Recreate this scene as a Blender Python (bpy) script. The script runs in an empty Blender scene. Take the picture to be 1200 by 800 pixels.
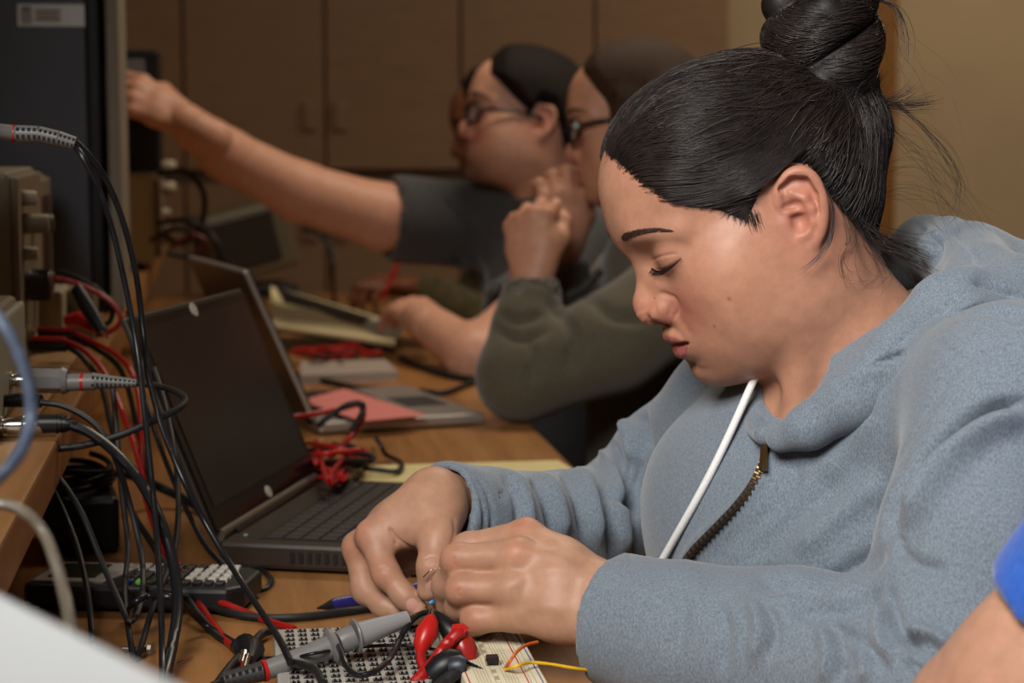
import bpy, bmesh, math, random
import numpy as np
from mathutils import Matrix, Vector, Euler

# ------------------------------------------------------------------ camera
# World frame: X across the bench (right +), Y along the bench (away +), Z up, metres.
FPX, CXP, CYP = 2333.0, 600.0, 400.0          # focal length and centre in the 1200x800 frame
PITCH, YAW = math.radians(6.286), math.radians(8.05)
CAM = np.array([0.0, 0.0, 1.155])
_f = np.array([math.sin(YAW) * math.cos(PITCH), math.cos(YAW) * math.cos(PITCH), -math.sin(PITCH)])
_r = np.array([math.cos(YAW), -math.sin(YAW), 0.0])
_u = np.cross(_r, _f)
scene = bpy.context.scene
COL = scene.collection
cam_data = bpy.data.cameras.new('camera')
cam_data.sensor_width = 36.0
cam_data.lens = 36.0 * FPX / 1200.0
cam_data.clip_start, cam_data.clip_end = 0.02, 60.0
cam_data.dof.use_dof = True
cam_data.dof.focus_distance = 1.45
cam_data.dof.aperture_fstop = 7.5
cam = bpy.data.objects.new('camera', cam_data)
cam.location = CAM
cam.rotation_euler = (math.pi / 2 - PITCH, 0.0, -YAW)
COL.objects.link(cam)
scene.camera = cam

# ------------------------------------------------------------------ light and exposure
scene.view_settings.view_transform = 'Standard'
scene.view_settings.look = 'None'
scene.view_settings.gamma = 1.0
scene.view_settings.use_curve_mapping = False
scene.view_settings.exposure = 0.0
world = bpy.data.worlds.new('world')
scene.world = world
world.use_nodes = True
world.node_tree.nodes['Background'].inputs['Color'].default_value = (1.0, 0.86, 0.68, 1)
world.node_tree.nodes['Background'].inputs['Strength'].default_value = 0.05

def area_light(name, loc, target, size, size_y, power, color):
    d = bpy.data.lights.new(name, 'AREA')
    d.shape = 'RECTANGLE'; d.size = size; d.size_y = size_y
    d.energy = power; d.color = color
    o = bpy.data.objects.new(name, d)
    o.location = loc
    o.rotation_euler = (Vector(target) - Vector(loc)).to_track_quat('-Z', 'Y').to_euler()
    COL.objects.link(o)
    return o

# bounced flash above and behind the camera, and the room's own weak warm ceiling lamp
flash = area_light('flash_bounce', (-0.42, 0.02, 2.12), (0.66, 1.50, 0.96), 0.8, 0.8, 9.3, (1.0, 0.965, 0.92))
flash.data.spread = math.radians(66)
area_light('ceiling_lamp', (0.9, 3.2, 2.66), (0.9, 3.2, 0.0), 1.2, 0.5, 24.0, (1.0, 0.84, 0.66))
area_light('wall_fill', (2.6, 4.9, 2.60), (2.3, 6.4, 1.2), 0.9, 0.4, 15.0, (1.0, 0.88, 0.72))  # unseen fill, added to brighten the beige back wall
# ------------------------------------------------------------------ helpers: pixels, colours, materials
def P(px, py, d):
    """world point on the ray of photo pixel (px,py) at camera depth d"""
    return CAM + d * (_f + _r * ((px - CXP) / FPX) + _u * ((CYP - py) / FPX))
def G(px, py, z):
    """world point where the ray of pixel (px,py) meets the horizontal plane z"""
    v = _f + _r * ((px - CXP) / FPX) + _u * ((CYP - py) / FPX)
    return CAM + v * ((z - CAM[2]) / v[2])
def proj(V):
    V = np.asarray(V, float) - CAM
    d = V @ _f
    return CXP + FPX * (V @ _r) / d, CYP - FPX * (V @ _u) / d, d
def lin(c):
    out = []
    for v in c[:3]:
        v = v / 255.0
        out.append(v / 12.92 if v <= 0.04045 else ((v + 0.055) / 1.055) ** 2.4)
    return tuple(out) + (1.0,)

MATS = {}
def mat(name, color=(128, 128, 128), rough=0.5, metal=0.0, spec=0.5, noise=None, bump=None, sss=0.0,
        sss_scale=0.01, attr=None, coat=0.0, trans=0.0, stretch=None, sheen=0.0, emit=None, ior=1.45, alpha=1.0):
    """procedural principled material. noise=(scale, amount[, second colour]); bump=(scale, strength, distance)"""
    if name in MATS:
        return MATS[name]
    m = bpy.data.materials.new(name)
    m.use_nodes = True
    nt = m.node_tree; b = nt.nodes['Principled BSDF']
    L = nt.links.new
    b.inputs['Base Color'].default_value = lin(color)
    b.inputs['Roughness'].default_value = rough
    b.inputs['Metallic'].default_value = metal
    b.inputs['Specular IOR Level'].default_value = spec
    b.inputs['IOR'].default_value = ior
    b.inputs['Coat Weight'].default_value = coat
    b.inputs['Transmission Weight'].default_value = trans
    b.inputs['Sheen Weight'].default_value = sheen
    b.inputs['Alpha'].default_value = alpha
    if emit:
        b.inputs['Emission Color'].default_value = lin(emit[0]); b.inputs['Emission Strength'].default_value = emit[1]
    if sss:
        b.inputs['Subsurface Weight'].default_value = sss
        b.inputs['Subsurface Radius'].default_value = (1.0, 0.36, 0.2)
        b.inputs['Subsurface Scale'].default_value = sss_scale
    tc = nt.nodes.new('ShaderNodeTexCoord')
    vec = tc.outputs['Object']
    if stretch:
        mp = nt.nodes.new('ShaderNodeMapping'); mp.inputs['Scale'].default_value = stretch
        L(vec, mp.inputs['Vector']); vec = mp.outputs['Vector']
    src = None
    if attr:
        a = nt.nodes.new('ShaderNodeAttribute'); a.attribute_name = attr
        src = a.outputs['Color']
    if noise:
        n = nt.nodes.new('ShaderNodeTexNoise'); n.inputs['Scale'].default_value = noise[0]
        n.inputs['Detail'].default_value = 5.0; n.inputs['Roughness'].default_value = 0.65
        L(vec, n.inputs['Vector'])
        r = nt.nodes.new('ShaderNodeValToRGB')
        r.color_ramp.elements[0].position = 0.32; r.color_ramp.elements[1].position = 0.68
        if len(noise) > 2:
            c0, c1 = lin(color), lin(noise[2])
        else:
            c = lin(color); c0 = tuple(min(1, v * (1 - noise[1])) for v in c[:3]) + (1,)
            c1 = tuple(min(1, v * (1 + noise[1])) for v in c[:3]) + (1,)
        if src is not None:
            c0 = (1 - noise[1],) * 3 + (1,); c1 = (1 + noise[1],) * 3 + (1,)
        r.color_ramp.elements[0].color = c0; r.color_ramp.elements[1].color = c1
        L(n.outputs['Fac'], r.inputs['Fac'])
        if src is not None:
            mx = nt.nodes.new('ShaderNodeMix'); mx.data_type = 'RGBA'; mx.blend_type = 'MULTIPLY'
            mx.inputs[0].default_value = 1.0
            L(src, mx.inputs[6]); L(r.outputs['Color'], mx.inputs[7]); src = mx.outputs[2]
        else:
            src = r.outputs['Color']
    if src is not None:
        L(src, b.inputs['Base Color'])
    if bump:
        n2 = nt.nodes.new('ShaderNodeTexNoise'); n2.inputs['Scale'].default_value = bump[0]
        n2.inputs['Detail'].default_value = 4.0
        L(vec, n2.inputs['Vector'])
        bp = nt.nodes.new('ShaderNodeBump'); bp.inputs['Strength'].default_value = bump[1]
        bp.inputs['Distance'].default_value = bump[2]
        L(n2.outputs['Fac'], bp.inputs['Height']); L(bp.outputs['Normal'], b.inputs['Normal'])
    MATS[name] = m
    return m

# ------------------------------------------------------------------ helpers: objects
def tag(o, label=None, cat=None, group=None, kind=None):
    if label: o['label'] = label
    if cat: o['category'] = cat
    if group: o['group'] = group
    if kind: o['kind'] = kind
    return o
def thing(name, loc, label, cat, group=None, rz=0.0):
    o = bpy.data.objects.new(name, None)
    o.empty_display_size = 0.05
    o.location = loc; o.rotation_euler = (0, 0, rz)
    COL.objects.link(o)
    return tag(o, label, cat, group)
def wloc(parent):
    """world matrix of a parent chain (empties and parts), without needing a depsgraph update"""
    M = Matrix.Identity(4)
    while parent is not None:
        M = parent.matrix_basis @ M
        parent = parent.parent
    return M
def mesh_object(name, V, F, material, parent=None, smooth=True, colors=None, local=False):
    """numpy verts (world unless local) and faces (list or n x 3/4 array) -> one mesh object"""
    V = np.asarray(V, np.float32).reshape(-1, 3)
    if parent is not None and not local:
        M = np.array(wloc(parent).inverted())
        V = (V @ M[:3, :3].T + M[:3, 3]).astype(np.float32)
    me = bpy.data.meshes.new(name)
    if isinstance(F, np.ndarray):
        n, k = F.shape
        me.vertices.add(len(V)); me.vertices.foreach_set('co', V.ravel())
        me.loops.add(n * k); me.loops.foreach_set('vertex_index', F.astype(np.int32).ravel())
        me.polygons.add(n); me.polygons.foreach_set('loop_start', np.arange(0, n * k, k, dtype=np.int32))
        me.update(calc_edges=True)
    else:
        me.from_pydata([tuple(map(float, v)) for v in V], [], [tuple(map(int, f)) for f in F])
        me.update()
    if smooth:
        me.polygons.foreach_set('use_smooth', np.ones(len(me.polygons), dtype=bool))
    if colors is not None:
        ca = me.color_attributes.new('Col', 'FLOAT_COLOR', 'POINT')
        c4 = np.ones((len(V), 4), np.float32); c4[:, :3] = colors
        ca.data.foreach_set('color', c4.ravel())
    o = bpy.data.objects.new(name, me)
    if material is not None: me.materials.append(material)
    COL.objects.link(o)
    if parent is not None: o.parent = parent
    return o

class MB:
    """collects simple shapes into one mesh"""
    def __init__(s): s.V = []; s.F = []
    def add(s, V, F):
        n = len(s.V); s.V += [tuple(map(float, v)) for v in V]; s.F += [tuple(i + n for i in f) for f in F]; return s
    def box(s, c, size, M=None):
        x, y, z = [v / 2 for v in size]
        V = [(c[0] + a * x, c[1] + b * y, c[2] + d * z) for a in (-1, 1) for b in (-1, 1) for d in (-1, 1)]
        if M is not None: V = [tuple(M @ Vector(v)) for v in V]
        return s.add(V, [(0, 1, 3, 2), (4, 6, 7, 5), (0, 4, 5, 1), (2, 3, 7, 6), (0, 2, 6, 4), (1, 5, 7, 3)])
    def cyl(s, a, b, ra, rb=None, n=16, cap=True):
        return s.tube([a, b], [ra, ra if rb is None else rb], n, cap)
    def tube(s, pts, r, n=8, cap=True):
        pts = [Vector(tuple(map(float, p))) for p in pts]
        if not hasattr(r, '__len__'): r = [r] * len(pts)
        V, F = [], []
        T = []
        for i in range(len(pts)):
            t = pts[min(i + 1, len(pts) - 1)] - pts[max(i - 1, 0)]
            T.append(t.normalized() if t.length > 1e-9 else Vector((0, 0, 1)))
        ref = Vector((0, 0, 1)) if abs(T[0].z) < 0.9 else Vector((1, 0, 0))
        N = (ref - T[0] * ref.dot(T[0])).normalized()
        for i, p in enumerate(pts):
            N = N - T[i] * N.dot(T[i])
            N = N.normalized() if N.length > 1e-6 else T[i].orthogonal().normalized()
            B = T[i].cross(N)
            for k in range(n):
                a = 2 * math.pi * k / n
                V.append(p + (N * math.cos(a) + B * math.sin(a)) * r[i])
        for i in range(len(pts) - 1):
            for k in range(n):
                k2 = (k + 1) % n
                F.append((i * n + k, i * n + k2, (i + 1) * n + k2, (i + 1) * n + k))
        if cap:
            F.append(tuple(range(n - 1, -1, -1))); m = (len(pts) - 1) * n
            F.append(tuple(m + k for k in range(n)))
        return s.add(V, F)
    def lathe(s, prof, origin, axis, n=20):
        """prof: list of (distance along axis, radius)"""
        a = Vector(axis).normalized(); o = Vector(tuple(map(float, origin)))
        pts = [o + a * d for d, _ in prof]
        u = a.orthogonal().normalized(); w = a.cross(u)
        V, F = [], []
        for (d, r), p in zip(prof, pts):
            for k in range(n):
                t = 2 * math.pi * k / n
                V.append(p + (u * math.cos(t) + w * math.sin(t)) * max(r, 1e-5))
        for i in range(len(prof) - 1):
            for k in range(n):
                k2 = (k + 1) % n
                F.append((i * n + k, i * n + k2, (i + 1) * n + k2, (i + 1) * n + k))
        F.append(tuple(range(n - 1, -1, -1))); m = (len(prof) - 1) * n
        F.append(tuple(m + k for k in range(n)))
        return s.add(V, F)
    def prism(s, poly, z0, z1, M=None):
        n = len(poly)
        V = [(x, y, z0) for x, y in poly] + [(x, y, z1) for x, y in poly]
        if M is not None: V = [tuple(M @ Vector(v)) for v in V]
        F = [tuple(range(n - 1, -1, -1)), tuple(range(n, 2 * n))]
        F += [(i, (i + 1) % n, n + (i + 1) % n, n + i) for i in range(n)]
        return s.add(V, F)
    def build(s, name, material, parent=None, bevel=0.0, smooth=False, local=False, seg=2):
        o = mesh_object(name, s.V, s.F, material, parent, smooth, local=local)
        if bevel:
            m = o.modifiers.new('bevel', 'BEVEL'); m.width = bevel; m.segments = seg; m.limit_method = 'ANGLE'
            m.angle_limit = math.radians(40)
        if smooth:
            try: o.data.set_sharp_from_angle(angle=math.radians(45))
            except Exception: pass
        return o
def rounded(w, h, r, n=5):
    """rounded rectangle polygon centred on 0"""
    out = []
    for cx, cy, a0 in ((w / 2 - r, h / 2 - r, 0), (-w / 2 + r, h / 2 - r, 90), (-w / 2 + r, -h / 2 + r, 180), (w / 2 - r, -h / 2 + r, 270)):
        for i in range(n + 1):
            a = math.radians(a0 + 90 * i / n); out.append((cx + r * math.cos(a), cy + r * math.sin(a)))
    return out
def spline(pts, per=8):
    """Catmull-Rom through points -> dense list"""
    p = np.asarray(pts, float); n = len(p)
    if n < 3: return [p[0] + (p[-1] - p[0]) * t for t in np.linspace(0, 1, per + 1)]
    ext = np.vstack([2 * p[0] - p[1], p, 2 * p[-1] - p[-2]])
    out = []
    for i in range(n - 1):
        a, b, c, d = ext[i:i + 4]
        for t in np.linspace(0, 1, per, endpoint=False):
            out.append(0.5 * (2 * b + (c - a) * t + (2 * a - 5 * b + 4 * c - d) * t * t + (3 * b - a - 3 * c + d) * t ** 3))
    out.append(p[-1])
    return out

# ------------------------------------------------------------------ helpers: implicit modelling (skin, cloth, hair)
class Field:
    """signed distance grid that shapes are blended into; polygonised with surface nets"""
    def __init__(s, lo, hi, h):
        s.lo = np.array(lo, np.float32); s.h = float(h)
        s.n = np.ceil((np.array(hi) - np.array(lo)) / h).astype(int) + 1
        s.F = np.full(tuple(s.n), 1.0, np.float32)
    def sub(s, lo, hi):
        i0 = np.clip(np.floor((np.array(lo) - s.lo) / s.h).astype(int), 0, s.n)
        i1 = np.clip(np.ceil((np.array(hi) - s.lo) / s.h).astype(int) + 1, 0, s.n)
        if np.any(i1 <= i0): return None
        sl = tuple(slice(a, b) for a, b in zip(i0, i1))
        ax = [(s.lo[k] + s.h * np.arange(i0[k], i1[k])).astype(np.float32) for k in range(3)]
        return sl, ax[0][:, None, None], ax[1][None, :, None], ax[2][None, None, :]
    def mix(s, sl, d, k, op):
        a = s.F[sl]
        if op == 'sub':
            d = -d
            if k > 0:
                h = np.maximum(k - np.abs(a - d), 0) / k
                s.F[sl] = np.maximum(a, d) + h * h * (k * 0.25)
            else: s.F[sl] = np.maximum(a, d)
        else:
            if k > 0:
                h = np.maximum(k - np.abs(a - d), 0) / k
                s.F[sl] = np.minimum(a, d) - h * h * (k * 0.25)
            else: s.F[sl] = np.minimum(a, d)
    def ell(s, c, r, k=0.01, op='add', rot=None, sym=False):
        """ellipsoid; rot = 3x3 whose columns are its axes; sym mirrors it in y"""
        c = np.array(c, float); r = np.array(r, float)
        R = np.eye(3) if rot is None else np.asarray(rot, float)
        ext = np.sqrt((R ** 2) @ (r ** 2)) + 1.8 * k + 4 * s.h
        lo, hi = c - ext, c + ext
        if sym: m = max(abs(lo[1]), abs(hi[1])); lo[1], hi[1] = -m, m
        q = s.sub(lo, hi)
        if q is None: return s
        sl, x, y, z = q
        if sym: y = np.abs(y)
        x, y, z = x - c[0], y - c[1], z - c[2]
        a = (x * R[0, 0] + y * R[1, 0] + z * R[2, 0]); b = (x * R[0, 1] + y * R[1, 1] + z * R[2, 1]); g = (x * R[0, 2] + y * R[1, 2] + z * R[2, 2])
        k0 = np.sqrt((a / r[0]) ** 2 + (b / r[1]) ** 2 + (g / r[2]) ** 2)
        k1 = np.sqrt((a / r[0] ** 2) ** 2 + (b / r[1] ** 2) ** 2 + (g / r[2] ** 2) ** 2)
        d = np.where(k1 > 1e-9, k0 * (k0 - 1.0) / np.maximum(k1, 1e-9), -min(r)).astype(np.float32)
        s.mix(sl, d, k, op); return s
    def cone(s, a, b, ra, rb, k=0.01, op='add', sym=False, flat=None):
        """round cone (capsule with two radii); flat=(axis, factor) squashes the section along an axis"""
        a = np.array(a, float); b = np.array(b, float); m = max(ra, rb) + 1.3 * k + 4 * s.h
        if flat is not None: m *= 1.0
        lo = np.minimum(a, b) - m; hi = np.maximum(a, b) + m
        if sym: q = max(abs(lo[1]), abs(hi[1])); lo[1], hi[1] = -q, q
        q = s.sub(lo, hi)
        if q is None: return s
        sl, x, y, z = q
        if sym: y = np.abs(y)
        ab = b - a; L2 = max(float(ab @ ab), 1e-12)
        px, py, pz = x - a[0], y - a[1], z - a[2]
        t = np.clip((px * ab[0] + py * ab[1] + pz * ab[2]) / L2, 0, 1)
        dx, dy, dz = px - t * ab[0], py - t * ab[1], pz - t * ab[2]
        if flat is not None:
            ax = np.array(flat[0], float); ax /= np.linalg.norm(ax)
            c = (dx * ax[0] + dy * ax[1] + dz * ax[2]) * (1.0 / flat[1] - 1.0)
            dx, dy, dz = dx + c * ax[0], dy + c * ax[1], dz + c * ax[2]
        d = (np.sqrt(dx * dx + dy * dy + dz * dz) - (ra + (rb - ra) * t)).astype(np.float32)
        s.mix(sl, d, k, op); return s
    def chain(s, pts, rs, k=0.01, op='add', sym=False, flat=None):
        if not hasattr(rs, '__len__'): rs = [rs] * len(pts)
        for i in range(len(pts) - 1):
            s.cone(pts[i], pts[i + 1], rs[i], rs[i + 1], k if (i == 0 or op == 'sub') else min(k, 0.004) if k < 0.01 else k * 0.5, op, sym, flat)
        return s
    def half(s, p, n, k=0.0):
        """cut away the half space on the side n points to"""
        n = np.array(n, float); n /= np.linalg.norm(n)
        q = s.sub(s.lo, s.lo + s.h * s.n)
        sl, x, y, z = q
        d = ((x - p[0]) * n[0] + (y - p[1]) * n[1] + (z - p[2]) * n[2]).astype(np.float32)
        s.mix(sl, -d, k, 'sub'); return s
    def at(s, V):
        """trilinear value and gradient at points"""
        q = (np.asarray(V, float) - s.lo) / s.h
        i = np.clip(np.floor(q).astype(int), 0, s.n - 2); f = np.clip(q - i, 0, 1)
        g = lambda a, b, c: s.F[i[:, 0] + a, i[:, 1] + b, i[:, 2] + c]
        c = {(a, b, d): g(a, b, d) for a in (0, 1) for b in (0, 1) for d in (0, 1)}
        fx, fy, fz = f.T
        l = lambda a, b, t: a + (b - a) * t
        v = l(l(l(c[0, 0, 0], c[1, 0, 0], fx), l(c[0, 1, 0], c[1, 1, 0], fx), fy), l(l(c[0, 0, 1], c[1, 0, 1], fx), l(c[0, 1, 1], c[1, 1, 1], fx), fy), fz)
        gx = l(l(c[1, 0, 0] - c[0, 0, 0], c[1, 1, 0] - c[0, 1, 0], fy), l(c[1, 0, 1] - c[0, 0, 1], c[1, 1, 1] - c[0, 1, 1], fy), fz)
        gy = l(l(c[0, 1, 0] - c[0, 0, 0], c[1, 1, 0] - c[1, 0, 0], fx), l(c[0, 1, 1] - c[0, 0, 1], c[1, 1, 1] - c[1, 0, 1], fx), fz)
        gz = l(l(c[0, 0, 1] - c[0, 0, 0], c[1, 0, 1] - c[1, 0, 0], fx), l(c[0, 1, 1] - c[0, 1, 0], c[1, 1, 1] - c[1, 1, 0], fx), fy)
        return v, np.stack([gx, gy, gz], 1) / s.h
    def mesh(s, smooth=2):
        F = s.F; S = F < 0
        C = lambda A, a, b, c: A[a:A.shape[0] - 1 + a, b:A.shape[1] - 1 + b, c:A.shape[2] - 1 + c]
        cnt = np.zeros(tuple(s.n - 1), np.int8)
        for a in (0, 1):
            for b in (0, 1):
                for c in (0, 1): cnt += C(S, a, b, c)
        act = (cnt > 0) & (cnt < 8)
        I = np.argwhere(act)
        idx = np.full(act.shape, -1, np.int32); idx[act] = np.arange(len(I), dtype=np.int32)
        acc = np.zeros((len(I), 3)); num = np.zeros(len(I))
        cor = [(a, b, c) for a in (0, 1) for b in (0, 1) for c in (0, 1)]
        val = {q: F[I[:, 0] + q[0], I[:, 1] + q[1], I[:, 2] + q[2]] for q in cor}
        for q in cor:
            for ax in range(3):
                if q[ax]: continue
                w = list(q); w[ax] = 1; w = tuple(w)
                fa, fb = val[q], val[w]; x = (fa < 0) != (fb < 0)
                t = np.where(x, fa / np.where(x, fa - fb, 1), 0)
                p = np.tile(np.array(q, float), (len(I), 1)); p[:, ax] = t
                acc[x] += p[x]; num[x] += 1
        V = (I + acc / num[:, None]) * s.h + s.lo
        faces = []
        for ax in range(3):
            o1, o2 = (ax + 1) % 3, (ax + 2) % 3
            sa = [slice(None)] * 3; sb = [slice(None)] * 3
            sa[ax] = slice(0, -1); sb[ax] = slice(1, None)
            e = S[tuple(sa)] != S[tuple(sb)]
            J = np.argwhere(e)
            J = J[(J[:, o1] > 0) & (J[:, o2] > 0) & (J[:, o1] < act.shape[o1]) & (J[:, o2] < act.shape[o2])]
            inside = S[J[:, 0], J[:, 1], J[:, 2]]
            def cell(d1, d2):
                K = J.copy(); K[:, o1] -= d1; K[:, o2] -= d2
                return idx[K[:, 0], K[:, 1], K[:, 2]]
            q = np.stack([cell(1, 1), cell(0, 1), cell(0, 0), cell(1, 0)], 1)
            q[~inside] = q[~inside][:, ::-1]
            faces.append(q)
        Q = np.vstack(faces); Q = Q[(Q >= 0).all(1)]
        for it in range(smooth):
            V = relax(V, Q, 0.5)
        return V, Q
def relax(V, Q, w):
    A = np.zeros_like(V); N = np.zeros(len(V))
    for i in range(Q.shape[1]):
        a, b = Q[:, i], Q[:, (i + 1) % Q.shape[1]]
        for k in range(3):
            A[:, k] += np.bincount(a, V[b, k], len(V)) + np.bincount(b, V[a, k], len(V))
        N += np.bincount(a, minlength=len(V)) + np.bincount(b, minlength=len(V))
    return V + w * (A / np.maximum(N, 1)[:, None] - V)
def vnormals(V, Q):
    n = np.cross(V[Q[:, 2]] - V[Q[:, 0]], V[Q[:, 3]] - V[Q[:, 1]])
    N = np.zeros_like(V)
    for i in range(4):
        for k in range(3): N[:, k] += np.bincount(Q[:, i], n[:, k], len(V))
    return N / np.maximum(np.linalg.norm(N, axis=1), 1e-12)[:, None]
def join_meshes(parts):
    """[(V, Q, colours)] -> one"""
    V, Q, C, n = [], [], [], 0
    for v, q, c in parts:
        V.append(v); Q.append(q + n); C.append(c); n += len(v)
    return np.vstack(V), np.vstack(Q), np.vstack(C)
def polydist(X, poly):
    """distance of points X (n,k) to a polyline (m,k), and the parameter 0..1 along it"""
    poly = np.asarray(poly, float); best = np.full(len(X), 1e9); tt = np.zeros(len(X)); m = len(poly) - 1
    for i in range(m):
        a, b = poly[i], poly[i + 1]; ab = b - a
        t = np.clip(((X - a) @ ab) / max(ab @ ab, 1e-12), 0, 1)
        d = np.linalg.norm(X - a - t[:, None] * ab, axis=1)
        u = d < best; best[u] = d[u]; tt[u] = (i + t[u]) / m
    return best, tt
def frame(fwd, up):
    """3x3 with columns forward, left, up"""
    f = np.array(fwd, float); f /= np.linalg.norm(f)
    u = np.array(up, float); u -= f * (u @ f); u /= np.linalg.norm(u)
    return np.stack([f, np.cross(u, f), u], 1)
def rotm(axis, deg):
    return np.array(Matrix.Rotation(math.radians(deg), 3, Vector(axis)))

def raycast(field, px, py, d0, d1, step=0.0015, xf=None):
    """first surface point of a world-space field along a pixel ray; (point, outward normal) or None"""
    ds = np.arange(d0, d1, step)
    X = CAM + ds[:, None] * (_f + _r * ((px - CXP) / FPX) + _u * ((CYP - py) / FPX))
    v, g = field.at(X)
    i = np.argmax(v < 0)
    if not v[i] < 0: return None
    n = g[i] / max(np.linalg.norm(g[i]), 1e-9)
    return X[i], n
def strands(name, paths, radii, material, parent, sides=3, kind='stuff'):
    """many thin hairs as one mesh; paths list of (m,3) arrays, radius per path (tapering to the tip)"""
    V, F, n = [], [], 0
    for p, r in zip(paths, radii):
        p = np.asarray(p); m = len(p)
        T = np.gradient(p, axis=0); T /= np.maximum(np.linalg.norm(T, axis=1), 1e-9)[:, None]
        ref = np.array([0.31, 0.87, 0.38]); A = np.cross(T, ref); A /= np.maximum(np.linalg.norm(A, axis=1), 1e-9)[:, None]
        B = np.cross(T, A); rr = r * np.clip(1.15 - np.linspace(0, 1, m) ** 3, 0.15, 1)
        ang = 2 * np.pi * np.arange(sides) / sides
        ring = p[:, None, :] + rr[:, None, None] * (A[:, None, :] * np.cos(ang)[None, :, None] + B[:, None, :] * np.sin(ang)[None, :, None])
        V.append(ring.reshape(-1, 3))
        i = np.arange(m - 1)[:, None] * sides; k = np.arange(sides)[None, :]; k2 = (k + 1) % sides
        F.append(np.stack([i + k, i + k2, i + sides + k2, i + sides + k], -1).reshape(-1, 4) + n)
        n += m * sides
    o = mesh_object(name, np.vstack(V), np.vstack(F), material, parent)
    if kind: o['kind'] = kind
    return o

ZB, ZS = .750, .900                # bench top, shelf top
XS, XE = -.141, .398               # shelf edge, bench edge
def shirt_trim_bench(f):
    """cloth and body do not pass through the bench"""
    q = f.sub((-3, -2, ZB - .5), (XE + .004, 6, ZB + .002))
    if q is None: return
    sl, x, y, z = q
    d = np.maximum(np.broadcast_to(x - (XE + .004), f.F[sl].shape), np.broadcast_to(z - (ZB + .002), f.F[sl].shape)).astype(np.float32)
    f.F[sl] = np.maximum(f.F[sl], -d)

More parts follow.
